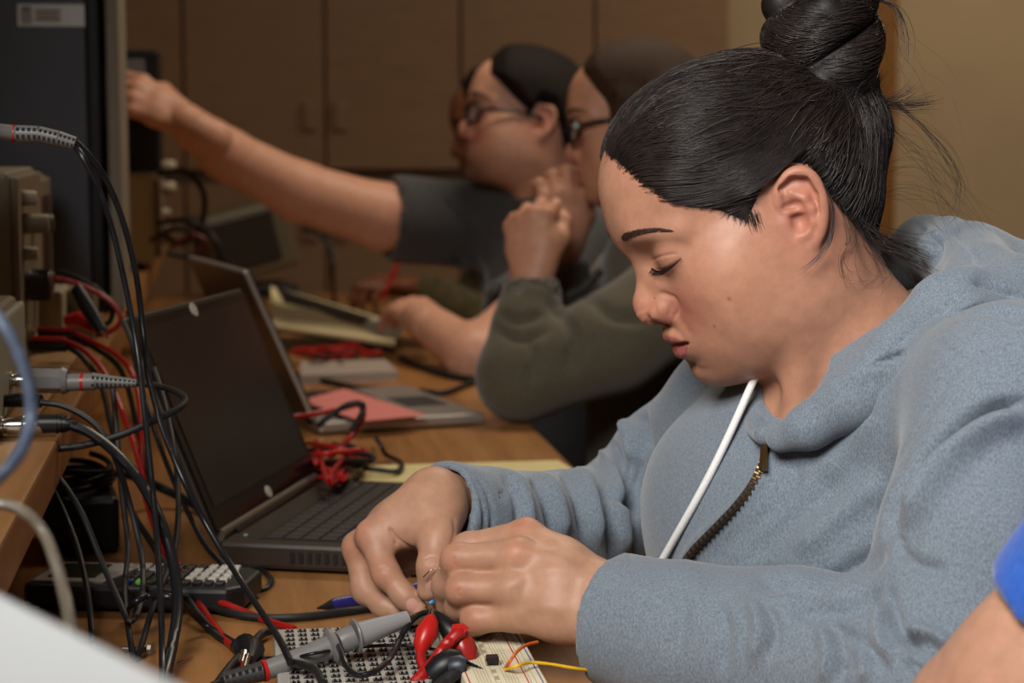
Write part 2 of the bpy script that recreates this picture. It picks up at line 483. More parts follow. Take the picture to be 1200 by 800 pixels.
# ------------------------------------------------------------------ heads
def head_field(h, neck, jaw=1.0, nose=1.0, lower=0.0, soft=1.0, ears='both', lip=1.0, lo=(-.125, -.098, -.215), hi=(.15, .098, .16)):
    """a head in its own frame: x forward, y left, z up, origin between the ear canals (metres)"""
    f = Field(lo, hi, h)
    # skull
    f.ell((-.004, 0, .036), (.095, .0735, .088), 0.01)
    f.ell((-.040, 0, .018), (.058, .064, .062), 0.03)
    f.ell((.040, 0, .054), (.0665, .062, .060), 0.030)
    # face block, cheeks, jaw
    f.ell((.036, 0, -.024), (.062, .058, .066), 0.030)
    f.ell((.050, 0, -.064), (.040, .044, .034), 0.022)
    f.cone((.004, .052 * jaw, -.054), (.070, .016, -.083), .018, .0155, 0.030, sym=True)
    f.ell((.042, .049, -.020), (.033, .019, .024), 0.03, sym=True)
    f.ell((.047, .037 * jaw, -.042), (.030, .026, .030), 0.035, sym=True)
    f.ell((.012, .057 * jaw, -.036), (.044, .015, .040), 0.03, sym=True)
    f.ell((.032, .040 * jaw, -.070), (.042, .024, .028), 0.03, sym=True)
    # chin and the soft part below it
    f.ell((.0810, 0, -.0865 - lower), (.0145, .019, .0150), 0.016)
    f.ell((.040, 0, -.083), (.042 * soft, .042, .020 * soft), 0.03)
    # brow
    f.chain([(.0915, .004, .032), (.0885, .024, .0345), (.071, .050, .027)], [.0115, .0105, .008], 0.025, sym=True)
    # eye sockets, lids
    f.ell((.1090, .034, .011), (.0180, .0185, .0115), 0.018, 'sub', sym=True)
    f.ell((.0790, .0330, .0085), (.0145, .0180, .0140), 0.009, sym=True)
    # nose
    f.chain([(.0870, 0, .020), (.0945, 0, .004), (.1080 * nose, 0, -.018)], [.0080, .0085, .0092], 0.012)
    f.ell((.1085 * nose, 0, -.0255), (.0112, .0105, .0122), 0.008)
    f.ell((.0945, .0142, -.0292), (.0178, .0100, .0118), 0.0045, sym=True)
    f.ell((.0870, .012, -.016), (.014, .010, .018), 0.014, sym=True)
    f.cone((.1100 * nose, 0, -.0330), (.0985, 0, -.0380), .0052, .0045, 0.006)
    # mouth: muzzle, then lips with a parting line
    f.ell((.0760, 0, -.058), (.0235, .038, .024), 0.018)
    f.chain([(.1035, 0, -.0520), (.1010, .009, -.0528), (.0985, .017, -.0555), (.0915, .0265, -.0585)], [.0055 * lip, .0052 * lip, .0040 * lip, .0022], 0.006, sym=True)
    f.chain([(.0983, 0, -.0685), (.0963, .009, -.0675), (.0945, .017, -.0640), (.0900, .0260, -.0596)], [.0076 * lip, .0070 * lip, .0050 * lip, .0022], 0.006, sym=True)
    f.chain([(.1085, 0, -.0592), (.1040, .010, -.0592), (.1015, .018, -.0592), (.0960, .0270, -.0590)], [.0024, .0022, .0018, .0010], 0.0020, 'sub', sym=True)
    f.ell((.1085, 0, -.0795), (.0125, .024, .0045), 0.010, 'sub')
    # nasolabial fold and nostrils
    f.ell((.1065, .0068, -.0385), (.0078, .0032, .0045), 0.003, 'sub', sym=True)
    # temples
    f.ell((.056, .083, .042), (.030, .014, .024), 0.020, 'sub', sym=True)
    # neck
    f.chain(neck[0], neck[1], 0.045)
    for a, b, ra, rb in neck[2]:
        f.cone(a, b, ra, rb, 0.014)
    # ears
    if ears:
        T = rotm((0, 1, 0), -12.0) @ rotm((0, 0, 1), -16.0)
        o = np.array([0.0, .0675, 0.0])
        q = lambda x, y, z: o + T @ np.array([x, y, z])
        f.ell(q(-.0150, .004, .004), (.0165, .0048, .0285), 0.006, rot=T, sym=True)
        f.ell(q(-.0090, .000, .000), (.0120, .0070, .0180), 0.008, rot=T, sym=True)
        hel = [q(-.0060, .0075, .004), q(.0010, .0075, .012), q(-.0010, .0085, .022), q(-.0090, .0095, .0305), q(-.0190, .0100, .0325), q(-.0275, .0100, .0260), q(-.0310, .0095, .0120), q(-.0295, .0085, -.0030), q(-.0240, .0070, -.0160), q(-.0150, .0050, -.0250)]
        f.chain(spline(hel, 3), np.interp(np.linspace(0, 1, 28), [0, .12, .3, 1], [.0022, .0028, .0034, .0037]), 0.0035, sym=True)
        f.ell(q(-.0105, .0045, -.0245), (.0095, .0042, .0095), 0.006, rot=T, sym=True)
        # scapha groove, triangular fossa, antihelix, concha
        f.chain([q(-.0040, .0105, .0225), q(-.0125, .0110, .0265), q(-.0215, .0110, .0245), q(-.0262, .0110, .0130), q(-.0255, .0105, .0000)], [.0030, .0034, .0028, .0020, .0014], 0.003, 'sub', sym=True)
        f.chain([q(-.0100, .0080, .0175), q(-.0180, .0085, .0120), q(-.0215, .0085, .0030), q(-.0205, .0080, -.0070), q(-.0150, .0075, -.0145), q(-.0090, .0075, -.0165)], [.0020, .0030, .0030, .0030, .0028, .0026], 0.004, sym=True)
        f.ell(q(-.0105, .0130, -.0030), (.0075, .0095, .0095), 0.0030, 'sub', rot=T, sym=True)
        f.ell(q(-.0080, .0120, .0085), (.0075, .0060, .0040), 0.0030, 'sub', rot=T, sym=True)
        f.ell(q(.0005, .0050, -.0040), (.0052, .0048, .0068), 0.0040, rot=T, sym=True)
        f.cone(q(-.0050, .0075, .0038), q(-.0150, .0070, .0030), .0019, .0014, 0.003, sym=True)
    return f

def head_colors(V, base, lipc, flush, brow=None, browy=1.0):
    """skin colour in the head frame: lips, flushed cheeks and nose, darker lids, brows as skin tone under the hairs"""
    C = np.tile(np.array(lin(base)[:3]), (len(V), 1))
    x, y, z = V[:, 0], np.abs(V[:, 1]), V[:, 2]
    def blend(w, col):
        nonlocal C
        w = np.clip(w, 0, 1)[:, None]; C = C * (1 - w) + np.array(lin(col)[:3]) * w
    g = lambda c, r: np.exp(-(((x - c[0]) / r[0]) ** 2 + ((y - c[1]) / r[1]) ** 2 + ((z - c[2]) / r[2]) ** 2))
    blend(0.75 * g((.080, .038, -.034), (.04, .020, .020)), flush)
    blend(0.55 * g((.117, .0, -.026), (.02, .016, .014)), flush)
    blend(0.55 * g((-.015, .080, .0), (.03, .012, .035)), flush)
    w = np.clip(1 - (y / .0258) ** 2, 0, 1)
    top = -.0588 + .0110 * w ** 0.7 - .0012 * np.exp(-(y / .003) ** 2); bot = -.0600 - .0165 * w ** 0.8
    blend(0.88 * np.clip((top - z) / .0016, 0, 1) * np.clip((z - bot) / .0020, 0, 1) * (x > .080) * (y < .0265), lipc)
    blend(0.40 * g((.093, .032, .010), (.012, .018, .006)), (150, 100, 88))
    blend(0.30 * g((.090, .030, -.010), (.012, .016, .005)), (150, 100, 92))
    blend(np.clip(1.2 * g((.107, .0068, -.040), (.006, .0042, .004)), 0, 1) * 0.9, (60, 28, 24))
    return C
def grooves(V, N, lines):
    """push the surface in (or out) along soft lines: (polyline, width, depth)"""
    A = V.copy(); A[:, 1] = np.abs(A[:, 1]); D = np.zeros(len(V))
    for pts, w, dep in lines:
        d, t = polydist(A, spline(pts, 4))
        D += dep * np.exp(-(d / w) ** 2) * np.clip(np.minimum(t, 1 - t) * 5 + 0.25, 0, 1)
    return V - N * D[:, None]
FACE_LINES = [([(.1010, .0225, -.0270), (.0975, .0290, -.042), (.0930, .0340, -.054)], .0050, .0008),
              ([(.1000, .0225, -.0155), (.0905, .0255, -.0215), (.0860, .0252, -.0310), (.0925, .0215, -.0400)], .0024, .0024),
              ([(.0975, .0200, -.0030), (.0960, .0300, -.0080), (.0880, .0430, -.0060)], .0030, .0005),
              ([(.1050, 0, -.0430), (.1090, 0, -.0490)], .0024, .0010)]
def place(V, O, R, s=1.0):
    return np.asarray(V) @ (R * s).T + O
def head_frame(yaw, pitch, roll):
    """image-left facing head; yaw > 0 turns to the camera, pitch > 0 looks down, roll > 0 tips the crown to the camera"""
    a, p, r = [math.radians(v) for v in (yaw, pitch, roll)]
    fy = -_r * math.cos(a) - _f * math.sin(a)
    fw = fy * math.cos(p) - _u * math.sin(p)
    up = _u * math.cos(p) + fy * math.sin(p)
    left = np.cross(up, fw)
    up = up * math.cos(r) + left * math.sin(r)
    return frame(fw, up)
# ------------------------------------------------------------------ person: seated woman in a blue-grey hoodie
RNG = np.random.default_rng(7)
SKIN = mat('skin', rough=0.47, spec=0.38, attr='Col', noise=(85, 0.10), sss=0.22, sss_scale=0.005, bump=(1100, 0.10, 0.0008))
HAIR = mat('dark_hair', (44, 37, 35), rough=0.36, spec=0.6, noise=(60, 0.35))
HAIRBASE = mat('dark_hair_mass', (22, 17, 16), rough=0.55, spec=0.35, stretch=(1, 1, 1), noise=(160, 0.5), bump=(420, 0.15, 0.002))
WR = head_frame(8, 27, 5)
WS = 0.97
WO = P(919, 256, 1.45) - WR @ np.array([0, .070, 0]) * WS
def wl(p):                       # world -> her head frame
    return (np.asarray(p, float) - WO) @ WR / WS
def finger(f, pts, rs, k=0.004):
    """one finger: joints from knuckle to tip; slight swelling at the joints, flatter tip pad"""
    for i in range(len(pts) - 1):
        a, b = np.array(pts[i]), np.array(pts[i + 1])
        f.cone(a, b, rs[i], rs[i + 1], k if i == 0 else 0.002)
    for i in range(1, len(pts) - 1):
        d = np.array(pts[i + 1]) - np.array(pts[i - 1]); d /= np.linalg.norm(d)
        f.cone(np.array(pts[i]) - d * .002, np.array(pts[i]) + d * .002, rs[i] * 1.045, rs[i] * 1.045, 0.004)
def hand_field(h, wrist, forearm, mcps, fingers, thumb, palm_k=0.016, wr=(.027, .023), pads=()):
    """hand and wrist as one surface. mcps: four knuckles; fingers: four joint lists with radii; thumb: joints with radii"""
    allp = [np.array(wrist), np.array(forearm)] + [np.array(m) for m in mcps] + [np.array(p) for fg in fingers for p in fg[0]] + [np.array(p) for p in thumb[0]]
    lo = np.min(allp, 0) - .035; hi = np.max(allp, 0) + .035
    f = Field(lo, hi, h)
    w = np.array(wrist); m = [np.array(p) for p in mcps]
    across = m[3] - m[0]; across /= np.linalg.norm(across)
    f.cone(forearm, w, wr[0] * 1.08, wr[1], 0.01)
    wo = [w - across * .016, w - across * .006, w + across * .006, w + across * .015]
    for i in range(4):
        f.cone(wo[i], m[i], .0140, (.0118, .0120, .0115, .0108)[i], palm_k)
    for i in range(3):
        f.cone(m[i] * .55 + wo[i] * .45, m[i + 1] * .55 + wo[i + 1] * .45, .0110, .0110, palm_k)
    for a, b, ra, rb, k in pads: f.cone(a, b, ra, rb, k)
    tp, tr = thumb
    f.cone(tp[0], tp[1], tr[0], tr[1], 0.022)
    for i in range(1, len(tp) - 1): f.cone(tp[i], tp[i + 1], tr[i], tr[i + 1], 0.006)
    for i, (pts, rs) in enumerate(fingers):
        finger(f, [m[i]] + list(pts), [(.0112, .0114, .0108, .0100)[i]] + list(rs), 0.006)
    return f
def skin_colors(V, base, spots=()):
    C = np.tile(np.array(lin(base)[:3]), (len(V), 1))
    for p, r, col, a in spots:
        w = (a * np.exp(-(np.linalg.norm(V - np.array(p), axis=1) / r) ** 2))[:, None]
        C = C * (1 - w) + np.array(lin(col)[:3]) * w
    return C

def crease(V, Q, lines, sign=1.0):
    """soft lines given in photo pixels on the camera-facing skin or cloth: (pixels, width px, depth m[, dmin, dmax])"""
    N = vnormals(V, Q); px, py, d = proj(V); X = np.stack([px, py], 1)
    view = (V - CAM); view /= np.linalg.norm(view, axis=1)[:, None]
    face = np.clip(-(N * view).sum(1) * 3, 0, 1); D = np.zeros(len(V))
    for ln in lines:
        pts, w, dep = ln[:3]
        pl = np.array(spline(pts, 6)); near = (px > pl[:, 0].min() - 4 * w) & (px < pl[:, 0].max() + 4 * w) & (py > pl[:, 1].min() - 4 * w) & (py < pl[:, 1].max() + 4 * w)
        if len(ln) > 3: near &= (d > ln[3]) & (d < ln[4])
        ii = np.where(near)[0]
        if len(ii) == 0: continue
        dd, t = polydist(X[ii], pl)
        D[ii] += dep * np.exp(-(dd / w) ** 2) * np.clip(np.minimum(t, 1 - t) * 5 + 0.15, 0, 1)
    return V - N * (D * face)[:, None]
woman = thing('person', P(985, 640, 1.53) * np.array([1, 1, 0]) + np.array([0, 0, .47]), 'woman in blue-grey zip hoodie with dark hair in a bun, leaning over the circuit board', 'person')

# --- head and neck
neck_mid, neck_base, neck_low = wl(P(955, 350, 1.525)), wl(P(1003, 428, 1.53)), wl(P(1020, 500, 1.535))
hf = head_field(0.0011, ([(-.018, 0, -.040), neck_mid, neck_base, neck_low], [.050, .054, .064, .085],
                         [(wl(P(935, 400, 1.475)), wl(P(935, 500, 1.485)), .011, .012), (wl(P(1003, 428, 1.53)), wl(P(930, 530, 1.53)), .055, .050)]),
                lo=(-.13, -.098, -.225), hi=(.135, .098, .15))
hV, hQ = hf.mesh(2)
hV = grooves(hV, vnormals(hV, hQ), FACE_LINES)
SKC = (175, 127, 103)
hW = crease(place(hV, WO, WR, WS), hQ, [([(762, 307), (770, 302), (781, 299), (794, 297)], 1.5, .0011), ([(768, 321), (780, 324), (792, 318)], 3.0, .0005), ([(765, 316), (775, 317), (786, 312), (798, 303)], 1.6, .0012), ([(724, 284), (730, 292), (738, 299)], 3.0, .0004),
    ([(770, 363), (776, 362), (784, 363)], 8.0, -.0010), ([(758, 362), (763, 368), (765, 376)], 4.5, -.0014), ([(781, 344), (791, 350), (795, 362), (789, 375)], 2.6, .0013), ([(764, 352), (770, 346), (778, 343)], 3.0, .0008),
    ([(782, 404), (795, 403.5), (809, 402)], 1.5, .0018), ([(748, 365), (752, 372), (758, 376)], 7.0, -.0012), ([(790, 415), (797, 416), (804, 411)], 4.0, -.0010)])
hV = wl(hW)
hC = head_colors(hV, SKC, (150, 82, 78), (176, 106, 90))
# roots of the hair tint the scalp along the hairline
_x, _y, _z = hV[:, 0], np.abs(hV[:, 1]), hV[:, 2]
HLP = [(.0835, 0, .102), (.086, .020, .0935), (.078, .040, .072), (.067, .052, .050), (.050, .064, .034), (.024, .068, .004), (.008, .070, .010), (.000, .072, .034), (-.016, .074, .042), (-.034, .074, .022), (-.042, .070, -.010), (-.055, .060, -.045), (-.085, .020, -.070)]
def above_hairline(V):
    """>0 inside the hair: compares the angle around the ear axis with the hairline, in side view"""
    x, y, z = V[:, 0], np.abs(V[:, 1]), V[:, 2]
    front = (z - .004) * (.0835 - .024) / (.102 - .004) + .024            # hairline x at height z, side view
    front = front + .012 * np.exp(-((z - .06) / .03) ** 2)
    a = front - x
    low = np.interp(x, [-.10, -.060, -.042, -.033, -.012, .000, .006, .014, .022, .032], [-.075, -.055, -.015, .028, .042, .038, .030, .022, .016, .012])
    return np.minimum(a, z - low)
_w = np.clip(above_hairline(hV) / .010 + 0.5, 0, 1)[:, None] * 0.85
_ear = np.clip((np.abs(hV[:, 1]) - .0725) / .003, 0, 1) * (np.abs(hV[:, 0] + .012) < .03) * (np.abs(hV[:, 2]) < .04)
_w = _w * (1 - _ear[:, None])
hC = hC * (1 - _w) + np.array(lin((40, 30, 26))[:3]) * _w
moles = [((.0600, .0630, -.034), .0014), ((.0760, .0540, -.050), .0011), ((.1010, .0140, -.0200), .0009)]
for p, r in moles:
    d = np.linalg.norm(hV - np.array(p), axis=1); i = np.argmin(d)
    w = (0.75 * np.exp(-(np.linalg.norm(hV - hV[i], axis=1) / r) ** 2))[:, None]
    hC = hC * (1 - w) + np.array(lin((104, 52, 42))[:3]) * w

# --- her right hand (further, left in the picture): pinching a part with thumb and index
R_wrist, R_fore = P(508, 584, 1.535), P(572, 608, 1.585)
rh = hand_field(0.0011, R_wrist, R_fore,
    [P(436, 627, 1.508), P(420, 641, 1.528), P(424, 650, 1.548), P(436, 655, 1.565)],
    [([P(452, 671, 1.492), P(474, 698, 1.485), P(490, 713, 1.483)], [.0102, .0088, .0072]),
     ([P(428, 690, 1.520), P(450, 709, 1.506), P(474, 718, 1.498)], [.0100, .0088, .0072]),
     ([P(442, 700, 1.548), P(462, 714, 1.530), P(484, 715, 1.520)], [.0088, .0076, .0066]),
     ([P(455, 694, 1.566), P(472, 708, 1.552), P(490, 708, 1.542)], [.0076, .0066, .0058])],
    ([P(514, 602, 1.515), P(513, 634, 1.487), P(507, 664, 1.474), P(502, 691, 1.477)], [.0175, .0138, .0112, .0086]),
    pads=[(P(500, 606, 1.512), P(462, 630, 1.506), .016, .011, .014), (P(490, 640, 1.545), P(455, 665, 1.555), .018, .014, .012)])
rV, rQ = rh.mesh(2)
# --- her left hand (nearer, right in the picture): back of the hand to the camera
L_wrist, L_fore = P(716, 714, 1.425), P(800, 745, 1.395)
lh = hand_field(0.0011, L_wrist, L_fore,
    [P(617, 626, 1.462), P(607, 650, 1.438), P(600, 690, 1.430), P(604, 722, 1.432)],
    [([P(548, 640, 1.476), P(520, 664, 1.490), P(512, 698, 1.496)], [.0098, .0086, .0070]),
     ([P(536, 655, 1.450), P(522, 684, 1.466), P(521, 708, 1.478)], [.0108, .0094, .0076]),
     ([P(541, 690, 1.440), P(537, 712, 1.456), P(550, 722, 1.472)], [.0106, .0092, .0076]),
     ([P(558, 726, 1.440), P(557, 731, 1.458), P(574, 729, 1.474)], [.0098, .0084, .0070])],
    ([P(690, 690, 1.455), P(625, 680, 1.485), P(566, 690, 1.500), P(518, 706, 1.500)], [.0150, .0120, .0098, .0076]),
    wr=(.0310, .0275))
lV, lQ = lh.mesh(2)
HBASE = (174, 132, 107)
def hand_colors(V, knuckles, nails):
    return skin_colors(V, HBASE, [(p, .011, (176, 110, 88), .45) for p in knuckles] + [(p, .0050, (196, 146, 128), .8) for p in nails])
rC = hand_colors(rV, [P(424, 625, 1.50), P(447, 672, 1.485), P(412, 645, 1.52)], [P(485, 713, 1.476), P(505, 688, 1.468)])
lC = hand_colors(lV, [P(612, 615, 1.455), P(606, 643, 1.425), P(528, 655, 1.44), P(533, 690, 1.43), P(549, 730, 1.43)], [])
rV = crease(rV, rQ, [([(455, 618), (463, 630), (464, 640)], 2.2, .0016), ([(463, 628), (478, 640), (492, 646)], 2.0, .0012),
                     ([(497, 655), (505, 652), (516, 654)], 1.6, .0008), ([(498, 661), (508, 658), (516, 660)], 1.6, .0008),
                     ([(440, 672), (448, 667), (456, 666)], 1.8, .0006), ([(531, 606), (533, 622), (528, 640)], 2.2, .0007)])
lV = crease(lV, lQ, [([(533, 651), (531, 657), (534, 665)], 1.8, .0007), ([(540, 688), (536, 694), (539, 700)], 1.8, .0007),
                     ([(590, 690), (625, 672), (660, 668), (700, 690)], 7, -.0010), ([(612, 645), (650, 650), (690, 672), (720, 690)], 7, -.0012),
                     ([(596, 724), (630, 712), (670, 716)], 7, -.0008), ([(618, 622), (655, 636), (700, 662)], 6, -.0008),
                     ([(686, 740), (690, 750), (688, 757)], 1.8, .0007), ([(678, 742), (681, 752), (679, 758)], 1.6, .0006)])
# --- trunk and arms under the clothes (coarse), so head and hands belong to one body
FWD = -_r * math.cos(math.radians(36)) - _f * math.sin(math.radians(36))
TUP = np.array([0, 0, 1.0]) * math.cos(math.radians(16)) + FWD * math.sin(math.radians(16))
TR = frame(FWD, TUP)
TLEFT = TR[:, 1]
SH_L, SH_R = P(1188, 470, 1.345), P(868, 480, 1.690)
EL_L, EL_R = P(1105, 800, 1.285), P(742, 608, 1.800)
bf = Field(P(985, 640, 1.53) - np.array([.45, .42, .32]), P(985, 640, 1.53) + np.array([.45, .42, .30]), 0.007)
bf.ell(P(1000, 690, 1.54), (.085, .135, .17), .02, rot=TR)
bf.chain([P(1015, 470, 1.535), P(1100, 470, 1.44), SH_L], [.055, .048, .042], .04)
bf.chain([P(1015, 470, 1.535), P(945, 475, 1.62), SH_R], [.055, .048, .042], .04)
bf.chain([SH_L, EL_L, L_fore], [.038, .030, .024], .02)
bf.chain([SH_R, EL_R, R_fore], [.036, .029, .024], .02)
shirt_trim_bench(bf)
bV, bQ = bf.mesh(1)
V, Q, C = join_meshes([(place(hV, WO, WR, WS), hQ, hC), (rV, rQ, rC), (lV, lQ, lC), (bV, bQ, skin_colors(bV, SKC))])
body = mesh_object('body', V, Q, SKIN, woman, colors=C)

from mathutils.bvhtree import BVHTree
NAIL = mat('fingernail', (200, 152, 136), rough=.25, spec=.5, sss=.15, sss_scale=.002)
def nail(V, Q, px, py, tip_px, L_, W_, bvh=[None]):
    """a nail plate lying on the finger surface seen at (px,py), long axis towards the tip pixel"""
    B = BVHTree.FromPolygons(V.tolist(), Q.tolist())
    def hit(x, y):
        o_ = P(x, y, 1.2); v_ = o_ - CAM; v_ /= np.linalg.norm(v_)
        q, n, _, _ = B.ray_cast(Vector(o_), Vector(v_)); n = np.array(n); return np.array(q), n * -np.sign(n @ v_)
    c, n = hit(px, py); d = P(*tip_px, (c - CAM) @ _f) - c; d -= n * (d @ n); d /= np.linalg.norm(d); w = np.cross(n, d)
    Vn, Fn = [], []
    nu, nv = 9, 9
    for i in range(nu):
        for j in range(nv):
            u, v = -1 + 2 * i / (nu - 1), -1 + 2 * j / (nv - 1)
            u2, v2 = u * math.sqrt(1 - v * v / 2 * .8), v * math.sqrt(1 - u * u / 2 * .8)
            Vn.append(c + d * u2 * L_ / 2 + w * v2 * W_ / 2 + n * (.0007 - .0016 * v2 * v2 - .0006 * u2 * u2))
    for i in range(nu - 1):
        for j in range(nv - 1): Fn.append((i * nv + j, (i + 1) * nv + j, (i + 1) * nv + j + 1, i * nv + j + 1))
    return mesh_object('fingernail', Vn, Fn, NAIL, body)
nail(rV, rQ, 483, 709, (492, 719), .0105, .0092)
nail(rV, rQ, 505.5, 687, (503, 700), .0120, .0090)
# --- hoodie
def cloth_mat(name, c0, c1, scale=650, fine=2600, bump=0.25, rough=0.92, sheen=0.25):
    """heathered knit: two tones of yarn mixed at two scales, short fuzz"""
    m = bpy.data.materials.new(name); m.use_nodes = True
    nt = m.node_tree; b = nt.nodes['Principled BSDF']; L = nt.links.new
    tc = nt.nodes.new('ShaderNodeTexCoord')
    mp = nt.nodes.new('ShaderNodeMapping'); mp.inputs['Scale'].default_value = (1.0, 1.0, 0.45); L(tc.outputs['Object'], mp.inputs['Vector'])
    n1 = nt.nodes.new('ShaderNodeTexNoise'); n1.inputs['Scale'].default_value = scale; n1.inputs['Detail'].default_value = 3; L(mp.outputs[0], n1.inputs['Vector'])
    n2 = nt.nodes.new('ShaderNodeTexNoise'); n2.inputs['Scale'].default_value = fine; n2.inputs['Detail'].default_value = 2; L(tc.outputs['Object'], n2.inputs['Vector'])
    ad = nt.nodes.new('ShaderNodeMath'); ad.operation = 'ADD'; L(n1.outputs['Fac'], ad.inputs[0]); L(n2.outputs['Fac'], ad.inputs[1])
    r = nt.nodes.new('ShaderNodeValToRGB'); r.color_ramp.elements[0].position = 0.36; r.color_ramp.elements[1].position = 0.64
    hf_ = nt.nodes.new('ShaderNodeMath'); hf_.operation = 'MULTIPLY'; hf_.inputs[1].default_value = 0.5; L(ad.outputs[0], hf_.inputs[0]); L(hf_.outputs[0], r.inputs['Fac'])
    r.color_ramp.elements[0].color = lin(c0); r.color_ramp.elements[1].color = lin(c1)
    L(r.outputs['Color'], b.inputs['Base Color'])
    b.inputs['Roughness'].default_value = rough; b.inputs['Specular IOR Level'].default_value = 0.15
    b.inputs['Sheen Weight'].default_value = sheen; b.inputs['Sheen Roughness'].default_value = 0.5
    bp = nt.nodes.new('ShaderNodeBump'); bp.inputs['Strength'].default_value = bump; bp.inputs['Distance'].default_value = 0.0012
    L(ad.outputs[0], bp.inputs['Height']); L(bp.outputs['Normal'], b.inputs['Normal'])
    MATS[name] = m
    return m
HOOD = cloth_mat('heather_hoodie', (86, 97, 109), (132, 143, 154), 900, 3200)
gf = Field(P(985, 600, 1.53) - np.array([.42, .36, .33]), P(985, 600, 1.53) + np.array([.36, .38, .30]), 0.0034)
gf.ell(P(1010, 730, 1.545), (.130, .185, .205), .03, rot=TR)
gf.ell(P(930, 605, 1.545), (.090, .150, .105), .04, rot=TR)
gf.chain([P(1015, 490, 1.535), P(1105, 480, 1.44), SH_L], [.070, .066, .062], .05)
gf.chain([P(1015, 495, 1.535), P(945, 500, 1.62), SH_R], [.070, .062, .058], .05)
# sleeves
gf.chain([SH_L, P(1150, 640, 1.305), EL_L], [.066, .067, .066], .020)
gf.chain([EL_L, P(930, 765, 1.345), P(800, 748, 1.39), P(728, 728, 1.42)], [.064, .057, .052, .0490], .020)
gf.chain([SH_R, P(790, 548, 1.77), EL_R], [.058, .057, .056], .025)
gf.chain([EL_R, P(660, 622, 1.685), P(575, 616, 1.59), P(520, 602, 1.548)], [.056, .050, .045, .0420], .020)
# neck opening and sleeve openings
gf.chain([P(960, 330, 1.525), P(1000, 425, 1.53), P(965, 490, 1.52)], [.060, .062, .050], .010, 'sub')
gf.cone(P(905, 440, 1.47), P(912, 506, 1.455), .040, .010, .008, 'sub')
gf.cone(P(690, 712, 1.43), P(760, 738, 1.408), .0360, .0370, .003, 'sub')
gf.cone(P(480, 592, 1.525), P(552, 606, 1.566), .0325, .0335, .003, 'sub')
def cut_end(f, p, q, r):
    """square off a sleeve end at p, removing what lies beyond, away from q"""
    n = np.array(p) - np.array(q); n /= np.linalg.norm(n)
    q_ = f.sub(np.array(p) - r, np.array(p) + r)
    sl, x, y, z = q_
    d = ((x - p[0]) * n[0] + (y - p[1]) * n[1] + (z - p[2]) * n[2]).astype(np.float32)
    rr = np.sqrt((x - p[0]) ** 2 + (y - p[1]) ** 2 + (z - p[2]) ** 2) - r * 0.95
    a = f.F[sl]; f.F[sl] = np.where(rr < 0, np.maximum(a, d), a)
cut_end(gf, P(718, 724, 1.425), P(800, 742, 1.39), .075)
cut_end(gf, P(510, 600, 1.545), P(575, 614, 1.59), .062)
shirt_trim_bench(gf)
gV, gQ = gf.mesh(2)
